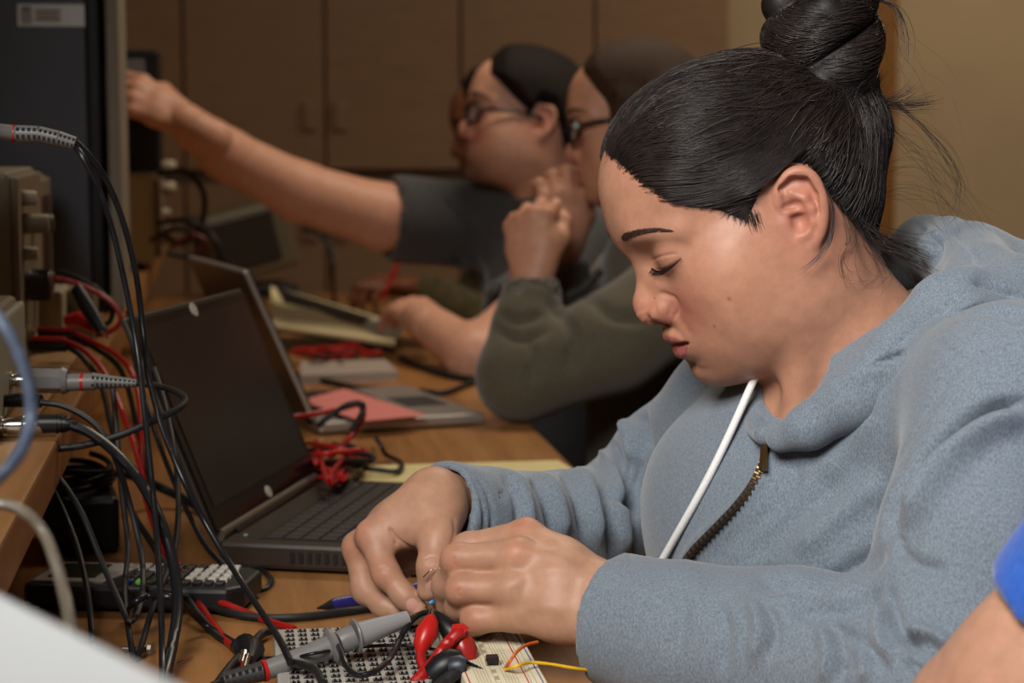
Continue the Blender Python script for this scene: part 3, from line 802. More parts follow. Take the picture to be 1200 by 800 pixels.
FOLDS = [
 # armhole of the near sleeve
 ([(1210, 470), (1160, 478), (1110, 512), (1075, 552), (1048, 592), (1038, 628)], 6, .0150),
 ([(1210, 490), (1165, 500), (1120, 535), (1085, 580), (1062, 620)], 14, -.0100),
 ([(1040, 612), (1052, 632), (1050, 650)], 5, .006), ([(1044, 640), (1075, 662), (1110, 668)], 7, .004),
 # inner elbow
 ([(1040, 690), (1046, 720), (1062, 748), (1085, 770)], 5, .008), ([(1050, 745), (1085, 752), (1110, 770)], 5, .007),
 ([(1056, 735), (1090, 742), (1118, 760)], 7, -.005), ([(1036, 700), (1030, 740), (1045, 772)], 6, -.005), ([(1060, 770), (1080, 790), (1085, 805)], 5, .006),
 # chest
 ([(885, 672), (930, 690), (985, 680), (1038, 640)], 12, .007), ([(930, 705), (985, 712), (1035, 690)], 9, .006), ([(900, 690), (960, 700), (1020, 668)], 10, -.005),
 ([(1040, 560), (985, 600), (930, 650)], 16, -.004), ([(1000, 560), (930, 610), (870, 660)], 14, .003), ([(1020, 480), (1000, 520), (960, 560)], 14, -.003),
 ([(905, 512), (898, 540), (886, 570), (850, 605), (815, 640), (796, 668)], 7, -.0035),
 ([(918, 520), (930, 560), (900, 600), (850, 640), (820, 680)], 10, .002),
 # hood seam and pocket fold
 ([(912, 508), (955, 504), (990, 485), (1030, 452), (1062, 418)], 3.0, .0050), ([(1022, 428), (1042, 418), (1060, 411)], 4, .0090), ([(990, 450), (1020, 432), (1050, 424)], 9, -.004),
 ([(925, 512), (960, 512), (1000, 490)], 3, -.0016),
 ([(1140, 330), (1170, 336), (1205, 352)], 4, .007), ([(1060, 345), (1110, 318), (1160, 316)], 10, -.003),
 ([(1100, 370), (1150, 362), (1205, 366)], 4, .004),
 ([(1080, 260), (1100, 285), (1096, 312)], 5, .008), ([(1120, 276), (1140, 292), (1150, 310)], 4, .006),
 # shoulder seam
 ([(1089, 391), (1110, 410), (1130, 425)], 1.8, .0018), ([(1130, 425), (1160, 413), (1205, 408)], 2.0, .0022), ([(1130, 425), (1100, 465), (1070, 510), (1040, 560)], 1.8, .0012),
 # near sleeve along the forearm
 ([(896, 706), (908, 735), (902, 770)], 5, .005), ([(880, 700), (890, 735), (884, 775)], 7, -.004), ([(975, 735), (985, 765), (982, 800)], 4, .006), ([(962, 728), (970, 765), (965, 800)], 7, -.004),
 ([(920, 712), (960, 725), (1010, 755), (1040, 790)], 6, .004), ([(840, 705), (850, 740), (846, 790)], 7, .003), ([(1000, 745), (1015, 775), (1012, 800)], 5, -.004),
 ([(765, 672), (752, 710), (738, 755), (728, 805)], 2, .0012), ([(790, 684), (800, 720), (790, 770)], 8, .002),
 # far sleeve: cuff seam, then rings of folds
 ([(548, 552), (562, 574), (568, 604), (565, 640)], 1.8, .0022), ([(556, 551), (570, 574), (577, 604), (574, 640)], 1.8, .0022),
 ([(590, 552), (607, 585), (610, 625)], 6, .0035), ([(600, 550), (618, 585), (622, 625)], 5, -.003), ([(622, 553), (640, 585), (650, 630)], 5, .0045), ([(635, 550), (653, 585), (663, 630)], 6, -.004),
 ([(655, 545), (676, 580), (688, 635)], 5, .0055), ([(668, 535), (690, 575), (703, 640)], 6, -.005), ([(682, 520), (703, 562), (716, 620), (720, 660)], 4.5, .0075), ([(697, 515), (716, 552), (728, 610), (732, 655)], 6, -.005),
 ([(705, 495), (722, 535), (738, 580), (744, 630)], 5, .007), ([(722, 480), (738, 510), (746, 545)], 7, -.006), ([(735, 470), (752, 500), (760, 540)], 6, .004), ([(700, 560), (725, 590), (742, 600)], 4, .004),
 ([(756, 462), (750, 520), (745, 590), (746, 660)], 4, .006),
]
FOLDS = [(ln[0], ln[1], ln[2] * 1.75) + tuple(ln[3:]) for ln in FOLDS]
gV = crease(gV, gQ, FOLDS)
gV = relax(gV, gQ, 0.3)
hoodie = mesh_object('hoodie', gV, gQ, HOOD, woman)
# hood: collar band rising from the zip, laid over the shoulders and back
kf = Field(P(1030, 400, 1.52) - np.array([.20, .22, .20]), P(1030, 400, 1.52) + np.array([.26, .26, .16]), 0.0026)
kf.chain([P(914, 515, 1.438), P(948, 500, 1.424), P(998, 468, 1.412), P(1062, 418, 1.412), P(1122, 366, 1.440), P(1160, 336, 1.480)], [.010, .016, .022, .027, .028, .028], .014)
kf.chain([P(1060, 425, 1.415), P(1120, 380, 1.430), P(1190, 360, 1.455), P(1250, 365, 1.48)], [.026, .036, .038, .038], .012)
kf.chain([P(1150, 330, 1.480), P(1138, 306, 1.560), P(1085, 290, 1.640), P(1020, 330, 1.680), P(955, 410, 1.660), P(900, 478, 1.580), P(886, 494, 1.510), P(898, 508, 1.455)], [.028, .030, .026, .020, .020, .018, .013, .010], .014)
kf.chain([P(1100, 290, 1.560), P(1112, 284, 1.600), P(1090, 282, 1.66)], [.016, .020, .018], .006)
kf.chain([P(1170, 326, 1.560), P(1230, 345, 1.540)], [.034, .036], .012)
kf.chain([P(970, 330, 1.525), P(1008, 420, 1.53), P(965, 490, 1.52)], [.070, .074, .060], .006, 'sub')
kf.cone(P(900, 430, 1.470), P(905, 500, 1.462), .036, .012, .006, 'sub')
kV, kQ = kf.mesh(2)
kV = crease(kV, kQ, [([(1022, 430), (1042, 420), (1062, 410)], 4, .010), ([(985, 452), (1015, 434), (1040, 428)], 9, -.004), ([(1035, 420), (1080, 380), (1130, 350)], 9, .004),
    ([(1140, 330), (1165, 335), (1200, 350)], 4, .007), ([(1060, 352), (1110, 322), (1160, 318)], 9, -.004), ([(1100, 372), (1150, 362), (1200, 366)], 4, .005),
    ([(1075, 262), (1098, 286), (1094, 312)], 5, .008), ([(1112, 268), (1138, 290), (1150, 312)], 4, .007), ([(935, 500), (965, 478), (1010, 440), (1060, 395)], 2.0, .0010),
    ([(1070, 400), (1110, 372), (1150, 352)], 7, -.004)])
mesh_object('hood', kV, kQ, HOOD, hoodie)
# drawstring
from mathutils.bvhtree import BVHTree
BVH = BVHTree.FromPolygons(gV.tolist(), gQ.tolist())
def on_cloth(px, py, lift, d0=1.22, d1=1.75):
    o_ = P(px, py, d0); v_ = o_ - CAM; v_ /= np.linalg.norm(v_)
    q_, n_, _, _ = BVH.ray_cast(Vector(o_), Vector(v_))
    if q_ is None: return P(px, py, 1.45)
    n_ = np.array(n_); n_ *= -np.sign(n_ @ v_)
    return np.array(q_) + n_ * lift
CORD = mat('white_cord', (226, 226, 224), rough=0.8, noise=(900, 0.12), bump=(1500, 0.4, 0.0006))
pts = [P(886, 438, 1.495)] + [on_cloth(x, y, .004, 1.36) for x, y in ((866, 492), (852, 526), (836, 560), (818, 592), (800, 622), (790, 640))]
pts = np.array(pts); pts[1] = pts[0] * .45 + pts[2] * .55 - _f * .004
for _ in range(2): pts[1:-1] = pts[1:-1] * .5 + (pts[:-2] + pts[2:]) * .25
pts = np.vstack([pts, pts[-1] + (pts[-1] - pts[-2]) * 1.2, pts[-1] + (pts[-1] - pts[-2]) * 2.4])
dn = -(_f * .0015)
MB().tube(spline(pts + dn, 6), .0030, 10).build('drawstring', CORD, hoodie, smooth=True)
# zipper: dark tape, brass teeth, slider with pull tab
ZIPC = [(903, 512), (899, 530), (893, 552), (880, 575), (862, 595), (845, 611), (826, 629), (812, 645)]
zp = np.array([on_cloth(x, y, .0012, 1.36) for x, y in ZIPC])
for _ in range(2): zp[1:-1] = zp[1:-1] * .5 + (zp[:-2] + zp[2:]) * .25
zp = np.vstack([zp, zp[-1] + (zp[-1] - zp[-2]) * .9 + _u * -.004, zp[-1] + (zp[-1] - zp[-2]) * 1.7 + _u * -.014])
zp = np.array(spline(zp, 14))
TAPE = mat('zip_tape', (52, 50, 52), rough=0.9); BRASS = mat('aged_brass', (120, 96, 60), rough=0.35, metal=0.9)
MB().tube(zp, .0030, 6).build('zipper_tape', TAPE, hoodie, smooth=True)
mb = MB(); nz = on_cloth(860, 600, 1.0) - on_cloth(860, 600, 0.0)
acc = 0.0; k = 0
for i in range(1, len(zp)):
    acc += np.linalg.norm(zp[i] - zp[i - 1])
    if acc > .0021:
        acc = 0.0; k += 1
        t = zp[i] - zp[i - 1]; t /= np.linalg.norm(t); s_ = np.cross(nz, t); s_ /= np.linalg.norm(s_)
        c = zp[i] + nz * .0026 + s_ * (.0012 if k % 2 else -.0012)
        M = Matrix(np.stack([s_, t, nz], 1).tolist()).to_4x4(); M.translation = Vector(c)
        mb.box((0, 0, 0), (.0032, .0013, .0020), M)
tz = mb.build('zipper_teeth', BRASS, hoodie)
a, b = on_cloth(903, 511, .004), on_cloth(899, 524, .005); c_, d_ = on_cloth(898, 527, .0065), on_cloth(893, 552, .0065)
sl_ = MB().tube([a, (a + b) / 2, b], [.0034, .0046, .0032], 8).build('zipper_slider', BRASS, hoodie, smooth=True)
MB().tube([b, c_, (c_ + d_) / 2, d_], [.0016, .0030, .0030, .0034], 6).build('pull_tab', BRASS, sl_, smooth=True)
# --- hair: a combed-back mass, the bun, then single hairs over it
wf = head_field(0.0019, ([(-.018, 0, -.040), neck_mid], [.048, .050], []), ears=None, lo=(-.135, -.098, -.10), hi=(.125, .098, .235))
def cut_hairline(f, k=.003):
    """the mass follows the skull, thin along the hairline and thicker towards the crown"""
    sl, x, y, z = f.sub(f.lo, f.lo + f.h * f.n)
    X = np.stack(np.broadcast_arrays(x, y, z), -1).reshape(-1, 3)
    g = above_hairline(X).reshape(f.F.shape).astype(np.float32)
    f.F -= (.0002 + .0064 * np.clip(g / .040, 0, 1) ** .8).astype(np.float32)
    f.F[...] = np.maximum(f.F, -g)
sf = Field(wf.lo, wf.lo + wf.h * (wf.n - 1), wf.h); sf.F = wf.F.copy()[:sf.n[0], :sf.n[1], :sf.n[2]]; sf.n = np.array(sf.F.shape)
cut_hairline(wf)
wf.ell((-.014, .084, .002), (.022, .024, .033), .004, 'sub')
BUN = wl(P(965, 42, 1.505)); BB = wl(P(985, 118, 1.515))
bd = (BUN - BB) / np.linalg.norm(BUN - BB)
b1 = np.cross(bd, [0, 1, 0]); b1 /= np.linalg.norm(b1); b2 = np.cross(bd, b1)
bunc = BUN
# twisted ropes of hair wound into the bun
wf.ell(BUN, (.036, .036, .034), .01)
ropes = []
for a0, tilt, rad, rr in ((0.2, .25, .029, .0175), (2.2, -.35, .030, .0165), (4.2, .45, .027, .0175)):
    pts = []
    for t in np.linspace(0, 1, 15):
        a = a0 + t * 4.4
        pts.append(BUN + b1 * rad * math.cos(a) + b2 * rad * math.sin(a) + bd * (-.022 + .046 * t + tilt * .02 * math.sin(a)))
    ropes.append((np.array(pts), rr))
    wf.chain(pts, [rr] * len(pts), .003)
wf.chain([BB - bd * .020, BB + bd * .02], [.034, .026], .025)
wV, wQ = wf.mesh(1)
hair = mesh_object('hair', place(wV, WO, WR, WS), wQ, HAIRBASE, woman)
hair['label'] = 'dark hair combed back into a high bun'
def hug(p, off, it=3):
    for _ in range(it):
        v, g = wf.at(p); g = g / np.maximum(np.linalg.norm(g, axis=1), 1e-6)[:, None]
        p = p - g * np.clip(v - off, -.01, .01)[:, None]
    return p
paths, rads = [], []
scalp = wV[(above_hairline(wV) > -.004) & (np.linalg.norm(wV - BUN, axis=1) > .058)]
# more hairs start close to the hairline
wgt = np.exp(-np.clip(above_hairline(scalp), 0, 1) / .02) + .18
idx = RNG.choice(len(scalp), 4200, p=wgt / wgt.sum())
for i in idx:
    s0 = scalp[i]
    goal = BB + bd * RNG.normal(.006, .006) + b1 * RNG.normal(0, .016) + b2 * RNG.normal(0, .016)
    n = 16
    t = np.linspace(0, 1, n)[:, None]
    p = s0 + (goal - s0) * t
    p[:, 1] += (0.010 * math.sin(i) * np.sin(np.pi * t[:, 0])) * (1 if s0[1] > 0 else -1)
    p[:, 2] -= .010 * np.sin(np.pi * t[:, 0]) * (s0[0] > 0)
    p = hug(p, RNG.uniform(.0002, .0016))
    if RNG.random() < .06: p += np.sin(np.pi * t) * np.array([[0, .004, .004]]) * RNG.normal(1, .5)
    paths.append(p); rads.append(RNG.uniform(.00022, .00042))
# hairs combed out of the hairline skin
for j in range(1900):
    u = RNG.random() * 5.3; k = int(u); a = np.array(HLP[k]) * (1 - (u - k)) + np.array(HLP[k + 1]) * (u - k)
    sgn = 1 if RNG.random() < .8 else -1
    goal = BB + b1 * RNG.normal(0, .014) + b2 * RNG.normal(0, .014)
    goal = goal * np.array([1, 1, 1.0])
    a = a * np.array([1, sgn, 1]); out = a - goal; out /= np.linalg.norm(out)
    s0 = a + out * (min(RNG.exponential(.0030), .006) - .004) + RNG.normal(0, .0015, 3)
    t = (np.linspace(0, 1, 16) ** 1.3 * RNG.uniform(.35, .8))[:, None]
    p = s0 + (goal - s0) * t
    p[:, 2] -= .012 * np.sin(np.pi * np.clip(t[:, 0] * 1.2, 0, 1))
    off = .0004 + (.0066 + RNG.uniform(0, .0012)) * np.clip(t[:, 0] / .30, 0, 1) ** .7
    for _ in range(4):
        v, g = sf.at(p); g = g / np.maximum(np.linalg.norm(g, axis=1), 1e-6)[:, None]
        p = p - g * np.clip(v - off, -.02, .02)[:, None]
    paths.append(p); rads.append(RNG.uniform(.00014, .00026))
# bun strands follow the ropes
for pts, rr in ropes:
    sp = np.array(spline(pts, 4)); T = np.gradient(sp, axis=0); T /= np.linalg.norm(T, axis=1)[:, None]
    for j in range(950):
        a0 = RNG.uniform(0, 2 * math.pi); tw = RNG.uniform(1.5, 3.0); i0 = RNG.integers(0, 44); i1 = min(len(sp), i0 + RNG.integers(14, 30))
        seg = sp[i0:i1:2]; tt = T[i0:i1:2]
        A = np.cross(tt, [0.2, .3, .93]); A /= np.linalg.norm(A, axis=1)[:, None]; B = np.cross(tt, A)
        a = a0 + tw * np.linspace(0, 1, len(seg)); rad = rr + RNG.uniform(.0006, .0022)
        paths.append(seg + rad * (A * np.cos(a)[:, None] + B * np.sin(a)[:, None])); rads.append(RNG.uniform(.00025, .00045))
def off_ear(p):
    q = (np.asarray(p) - np.array([-.0150, .080, .003])) / np.array([.0175, .020, .0340])
    return not np.any((q ** 2).sum(1) < 1)
keep = [i for i, p in enumerate(paths) if off_ear(p)]
strands('hair_strands', [place(paths[i], WO, WR, WS) for i in keep], np.array(rads)[keep] * WS, HAIR, hair)
# loose wisps: stray ends at the bun, nape curls, the lock in front of the ear
paths, rads = [], []
def wisp(pix, d, n, spread, r, jit=3.0, per=5):
    base = np.array([P(x, y, d) for x, y in pix])
    for j in range(n):
        q = base + RNG.normal(0, spread, 3) * np.linspace(.2, 1.3, len(base))[:, None] + RNG.normal(0, spread * .25, base.shape)
        paths.append(np.array(spline(q, per))); rads.append(RNG.uniform(.6, 1.2) * r)
wisp([(1020, 108), (1045, 122), (1075, 122), (1098, 118)], 1.50, 26, .0022, .00022)
wisp([(1012, 112), (1035, 118), (1058, 112), (1073, 100)], 1.50, 16, .0022, .00022)
wisp([(1050, 120), (1082, 150), (1108, 180), (1125, 215), (1122, 245), (1108, 262)], 1.51, 9, .0028, .00020)
wisp([(1040, 125), (1075, 140), (1110, 175), (1128, 220)], 1.51, 5, .006, .00014)
wisp([(1030, 0), (1050, 10), (1060, 40), (1058, 75)], 1.51, 14, .0030, .00022)
wisp([(1025, 130), (1060, 170), (1085, 190), (1105, 240), (1125, 290)], 1.52, 12, .010, .00012)
wisp([(1030, 200), (1060, 195), (1090, 205), (1118, 235), (1140, 265)], 1.52, 10, .009, .00012)
wisp([(1020, 235), (1060, 225), (1100, 240), (1130, 270)], 1.52, 10, .009, .00012)
wisp([(1015, 60), (1045, 20), (1060, 60), (1085, 90), (1100, 140)], 1.51, 6, .010, .00012)
wisp([(965, 215), (976, 245), (972, 280), (955, 305), (938, 318)], 1.435, 14, .0014, .00020)
wisp([(985, 240), (1000, 280), (992, 310), (1000, 335), (1015, 340)], 1.455, 14, .006, .00014)
wisp([(1000, 250), (1025, 290), (1040, 320), (1030, 335)], 1.465, 14, .008, .00014)
wisp([(1005, 255), (1035, 282), (1070, 300), (1095, 312)], 1.485, 40, .0055, .00022)
wisp([(990, 240), (1020, 275), (1060, 292), (1085, 300)], 1.480, 40, .006, .00022)
strands('loose_hairs', paths, rads, HAIR, hair)
# brows and lashes
paths, rads = [], []
_rv, _ = hf.at(np.zeros((1, 3)))
def on_face(p, off):
    p = np.atleast_2d(np.array(p, float))
    for _ in range(5):
        v, g = hf.at(p); g = g / np.maximum(np.linalg.norm(g, axis=1), 1e-6)[:, None]; p = p - g * np.clip(v - off, -.01, .01)[:, None]
    return p
FB = BVHTree.FromPolygons(place(hV, WO, WR, WS).tolist(), hQ.tolist())
def face_px(px, py):
    o_ = P(px, py, 1.2); v_ = o_ - CAM; v_ /= np.linalg.norm(v_)
    q, n, _, _ = FB.ray_cast(Vector(o_), Vector(v_))
    return None if q is None else wl(np.array(q))
baby = []
for j in range(620):
    u = RNG.random() * 4; k = int(u)
    HP = [(716, 176), (772, 200), (806, 228), (858, 246), (886, 262)]
    DP = [(-6, 8), (-7, 6), (-8, 5), (-4, 8), (3, 9)]
    c = np.array(HP[k]) * (1 - (u - k)) + np.array(HP[k + 1]) * (u - k); dv_ = np.array(DP[k]) * (1 - (u - k)) + np.array(DP[k + 1]) * (u - k)
    c = c + RNG.normal(0, 3.2, 2) - np.array([0, 3]); L_ = RNG.uniform(.5, 1.5)
    bnd = RNG.normal(0, 2.0, 2)
    q = [face_px(*(c + dv_ * L_ * s + bnd * s * s)) for s in np.linspace(-.8, 1, 6)]
    if any(x is None for x in q): continue
    baby.append(np.vstack([on_face(x, .0016 * (1 - k_ / 5) + .0003) for k_, x in enumerate(q)]))
strands('baby_hairs', [place(q, WO, WR, WS) for q in baby], [RNG.uniform(.00014, .00020) for _ in baby], HAIR, hair)
BC = np.array(spline([(729, 281), (738, 275.5), (752, 271), (770, 269), (791, 270.5)], 10)); BT = np.interp(np.linspace(0, 1, len(BC)), [0, .12, .5, .8, 1], [3.0, 4.6, 3.6, 2.4, .8])
for j in range(480):
    t = RNG.random() ** .9 * (len(BC) - 3); i = int(t)
    c = BC[i] + (BC[i + 1] - BC[i]) * (t - i); tn_ = BC[min(i + 3, len(BC) - 1)] - BC[i]; tn_ = tn_ / np.linalg.norm(tn_)
    nn = np.array([tn_[1], -tn_[0]]); u = t / len(BC); off = RNG.uniform(-1, 1)
    c = c + nn * off * BT[i]
    dd_ = tn_ - nn * off * .35 + nn * (.75 * max(0, .35 - u) / .35)
    dd_ = dd_ / np.linalg.norm(dd_); L_ = RNG.uniform(4, 9) * (1 - .35 * u)
    q = [face_px(*(c + dd_ * L_ * s)) for s in np.linspace(0, 1, 5)]
    if any(x is None for x in q): continue
    q = np.vstack([on_face(x, .0003 + .00012 * k) for k, x in enumerate(q)])
    for sgn in (1, -1):
        paths.append(q * np.array([1, sgn, 1])); rads.append(RNG.uniform(.00010, .00017))
BROW = mat('brow_hair', (78, 55, 47), rough=0.6)
strands('eyebrows', [place(p, WO, WR, WS) for p in paths], np.array(rads), BROW, body)
BROW_PATHS = (list(paths), np.array(rads))
paths, rads = [], []
LM = np.vstack([on_face(face_px(*q), .0002) for q in spline([(764, 315), (772, 317.5), (780, 316), (788, 311), (798, 302.5)], 10)])
for sgn in (1, -1):
    for k, (dz, r_) in enumerate(((0, .00065), (.0006, .0004))):
        paths.append((LM + np.array([0, 0, dz])) * np.array([1, sgn, 1])); rads.append(r_)
    for j in range(150):
        i = RNG.integers(0, len(LM)); c = LM[i].copy(); t = i / len(LM)
        L_ = RNG.uniform(.0045, .0080) * (.6 + .4 * math.sin(math.pi * min(1, t + .25)))
        o = np.array([.80 - .45 * t, .35 + .65 * t, -.60 + .25 * t]); o /= np.linalg.norm(o)
        q = np.array([c + o * L_ * s + np.array([0, 0, 1]) * L_ * .30 * s * s for s in np.linspace(0, 1, 6)]) * np.array([1, sgn, 1])
        paths.append(q); rads.append(RNG.uniform(.00014, .00024))
strands('eyelashes', [place(p, WO, WR, WS) for p in paths], np.array(rads), mat('lash', (20, 15, 14), rough=.6), body)
LASH_PATHS = (list(paths), np.array(rads))
def brows_and_lashes(O, R, S, parent, fat=1.6):
    strands('eyebrows', [place(p, O, R, S) for p in BROW_PATHS[0]], BROW_PATHS[1] * fat, BROW, parent)
    strands('eyelashes', [place(p, O, R, S) for p in LASH_PATHS[0]], LASH_PATHS[1], MATS['lash'], parent)
EYE = mat('eye', (210, 200, 196), rough=0.15, spec=0.6); IRIS = mat('iris', (40, 26, 20), rough=0.1, spec=0.6)
for sgn in (1, -1):
    mb = MB(); c = place(np.array([[.0790, .0330 * sgn, .0085]]), WO, WR, WS)[0]
    n1, n2 = 16, 24
    Vv = [c + .0128 * WS * np.array([math.sin(a) * math.cos(b), math.sin(a) * math.sin(b), math.cos(a)]) for a in np.linspace(.01, math.pi - .01, n1) for b in np.linspace(0, 2 * math.pi, n2, endpoint=False)]
    Ff = [(i * n2 + k, (i + 1) * n2 + k, (i + 1) * n2 + (k + 1) % n2, i * n2 + (k + 1) % n2) for i in range(n1 - 1) for k in range(n2)]
    eye = mb.add(Vv, Ff).build('eyeball', EYE, body, smooth=True)
    g = WR @ np.array([.80, .10 * sgn, -.60]); g /= np.linalg.norm(g)
    MB().lathe([(.0114, .0058), (.0124, .0052), (.0131, .003), (.0133, .0004)], c, g, 20).build('iris', IRIS, eye, smooth=True)
# ------------------------------------------------------------------ the room
def ray_y(px, py, Y):
    v = _f + _r * ((px - CXP) / FPX) + _u * ((CYP - py) / FPX)
    return CAM + v * ((Y - CAM[1]) / v[1])
YW = 6.45
def struct(name, mb, m, bevel=0.0):
    o = mb.build(name, m, None, bevel); o['kind'] = 'structure'; return o
WALLM = mat('beige_wall_paint', (186, 163, 130), rough=0.9, spec=0.2, noise=(3, 0.05), bump=(140, 0.08, 0.003))
CEILM = mat('ceiling_tile', (206, 196, 178), rough=0.95, spec=0.1, noise=(30, 0.05))
FLOORM = mat('vinyl_floor', (112, 98, 82), rough=0.5, noise=(6, 0.12))
struct('floor', MB().box((0.9, 2.2, -.05), (6.2, 9.0, .1)), FLOORM)
struct('ceiling', MB().box((0.9, 2.2, 2.75), (6.2, 9.0, .1)), CEILM)
struct('wall_back', MB().box((0.9, YW + .05, 1.35), (6.2, .1, 2.7)), WALLM)
struct('wall_left', MB().box((-1.35, 2.2, 1.35), (.1, 8.6, 2.7)), WALLM)
struct('wall_right', MB().box((3.95, 2.2, 1.35), (.1, 8.6, 2.7)), WALLM)
struct('wall_front', MB().box((0.9, -2.25, 1.35), (6.2, .1, 2.7)), WALLM)
OAK = mat('orange_oak', (140, 94, 42), rough=0.45, stretch=(14, 14, 1.0), noise=(9, 0.25))
xa, xb = ray_y(955, 150, YW)[0], ray_y(1044, 150, YW)[0]
struct('trim_1', MB().box(((xa + xb) / 2, YW - .03, 1.30), (xb - xa, .06, 2.60)), OAK, .008)
struct('baseboard_back', MB().box((2.6, YW - .012, .05), (2.6, .024, .10)), OAK, .004)
# tall storage cabinets along the back wall, two doors above and two below each
CABM = mat('brown_laminate', (146, 116, 90), rough=0.42, spec=0.35, stretch=(1.5, 1.5, 12), noise=(7, 0.10))
CABD = mat('brown_laminate_carcass', (92, 72, 54), rough=0.6)
STEEL = mat('brushed_steel', (170, 165, 158), rough=0.35, metal=0.9)
YC = YW - .46
edges = [ray_y(p, 120, YC)[0] for p in (-110, 52, 215, 381, 540, 697, 855)]
zsplit = ray_y(450, 203, YC)[2]
names = ['leftmost brown tall storage cabinet, mostly hidden behind the dark computer', 'brown tall storage cabinet behind the reaching arm, with two facing pulls', 'brown tall storage cabinet next to the beige wall, behind the seated people']
for i in range(3):
    x0, xm, x1 = edges[2 * i:2 * i + 3]
    c = thing('storage_cabinet', ((x0 + x1) / 2, YC + .22, 0), names[i], 'cabinet', 'tall cabinets on the back wall')
    MB().box(((x0 + x1) / 2, YC + .235, 1.24), (x1 - x0 - .002, .41, 2.48)).build('body', CABD, c)
    for a, b, side in ((x0, xm, 1), (xm, x1, -1)):
        for z0, z1, hz in ((zsplit + .012, 2.46, zsplit + .17), (.10, zsplit - .03, zsplit - .16)):
            d = MB().box(((a + b) / 2, YC + .016, (z0 + z1) / 2), (b - a - .008, .026, z1 - z0)).build('door', CABM, c, .003)
            hx = b - .045 if side == 1 else a + .045
            MB().box((hx, YC - .004, hz), (.040, .012, .085)).build('handle', mat('bronze_pull', (150, 122, 96), rough=0.4, metal=0.3), d, .004)

# ------------------------------------------------------------------ workbench and raised shelf
def wood_mat(name, c0, c1, rough=0.38, coat=0.15):
    m = bpy.data.materials.new(name); m.use_nodes = True
    nt = m.node_tree; b = nt.nodes['Principled BSDF']; L = nt.links.new
    tc = nt.nodes.new('ShaderNodeTexCoord'); mp = nt.nodes.new('ShaderNodeMapping')
    mp.inputs['Scale'].default_value = (22.0, 1.6, 22.0); L(tc.outputs['Object'], mp.inputs['Vector'])
    n = nt.nodes.new('ShaderNodeTexNoise'); n.inputs['Scale'].default_value = 2.2; n.inputs['Detail'].default_value = 7; n.inputs['Roughness'].default_value = .62
    n.inputs['Distortion'].default_value = .35; L(mp.outputs[0], n.inputs['Vector'])
    r = nt.nodes.new('ShaderNodeValToRGB'); r.color_ramp.elements[0].position = .30; r.color_ramp.elements[1].position = .70
    r.color_ramp.elements[0].color = lin(c0); r.color_ramp.elements[1].color = lin(c1)
    L(n.outputs['Fac'], r.inputs['Fac']); L(r.outputs['Color'], b.inputs['Base Color'])
    b.inputs['Roughness'].default_value = rough; b.inputs['Coat Weight'].default_value = coat; b.inputs['Coat Roughness'].default_value = .25
    MATS[name] = m; return m
BENCH = wood_mat('maple_bench', (138, 92, 48), (172, 122, 70))
SHELFW = wood_mat('maple_shelf', (168, 128, 84), (196, 158, 112))
Y0, Y1 = -.45, 4.75
bench = thing('workbench', ((XE - .42) / 2, 2.2, 0), 'long varnished maple workbench running away from the camera', 'workbench')
MB().box(((XE - .98) / 2 + .07, (Y0 + Y1) / 2, ZB - .02), (XE + .84, Y1 - Y0, .04)).build('bench_top', BENCH, bench, .004)
for x in (-.74, XE - .12):
    for y in (Y0 + .15, 1.55 if x < 0 else 2.45, Y1 - .15):
        MB().box((x, y, (ZB - .04) / 2), (.07, .07, ZB - .04)).build('leg', BENCH, bench, .004)
MB().box((-.20, (Y0 + Y1) / 2, ZB - .085), (1.0, Y1 - Y0 - .2, .09)).build('apron', BENCH, bench, .003)
shelf = thing('bench_shelf', (XS - .22, 2.2, ZB), 'raised wooden instrument shelf along the left of the workbench', 'shelf')
MB().box((XS - .029 - .20, (Y0 + Y1) / 2, ZS - .019), (.40, Y1 - Y0, .038)).build('shelf_board', SHELFW, shelf, .002)
MB().box((XS - .0135, (Y0 + Y1) / 2, ZS - .0192), (.027, Y1 - Y0, .0384)).build('edge_strip', BENCH, shelf, .003)
for y in (Y0 + .05, 1.12, 2.62, Y1 - .05):
    MB().box((XS - .26, y, (ZB + ZS - .038) / 2), (.30, .03, ZS - .038 - ZB)).build('support', SHELFW, shelf, .002)
# ------------------------------------------------------------------ things on the bench
BLACK = mat('black_plastic', (24, 23, 23), rough=0.45)
RUBBER = mat('black_rubber', (20, 20, 22), rough=0.42, spec=0.5)
DGREY = mat('dark_grey_plastic', (58, 56, 56), rough=0.5)
GREYP = mat('grey_plastic', (128, 126, 124), rough=0.45)
BEIGE = mat('beige_plastic', (168, 156, 132), rough=0.55, noise=(20, 0.05))
REDP = mat('red_plastic', (186, 30, 26), rough=0.32, spec=0.55)
REDW = mat('red_wire', (164, 26, 22), rough=0.38)
WHITE = mat('white_plastic', (226, 226, 222), rough=0.5)
ALU = mat('aluminium', (186, 182, 176), rough=0.38, metal=0.75)
CHROME = mat('chrome', (210, 206, 200), rough=0.18, metal=1.0)
def basis(o, ax, ay):
    """4x4 with x along ax, y along ay made perpendicular, z completing, origin o"""
    x = np.array(ax, float); x /= np.linalg.norm(x)
    y = np.array(ay, float); y -= x * (x @ y); y /= np.linalg.norm(y)
    z = np.cross(x, y)
    M = Matrix(np.stack([x, y, z], 1).tolist()).to_4x4(); M.translation = Vector(tuple(map(float, o))); return M
def part(mb, M, name, m, parent, bevel=0.0, smooth=False):
    mb.V = [tuple(M @ Vector(v)) for v in mb.V]
    return mb.build(name, m, parent, bevel, smooth)

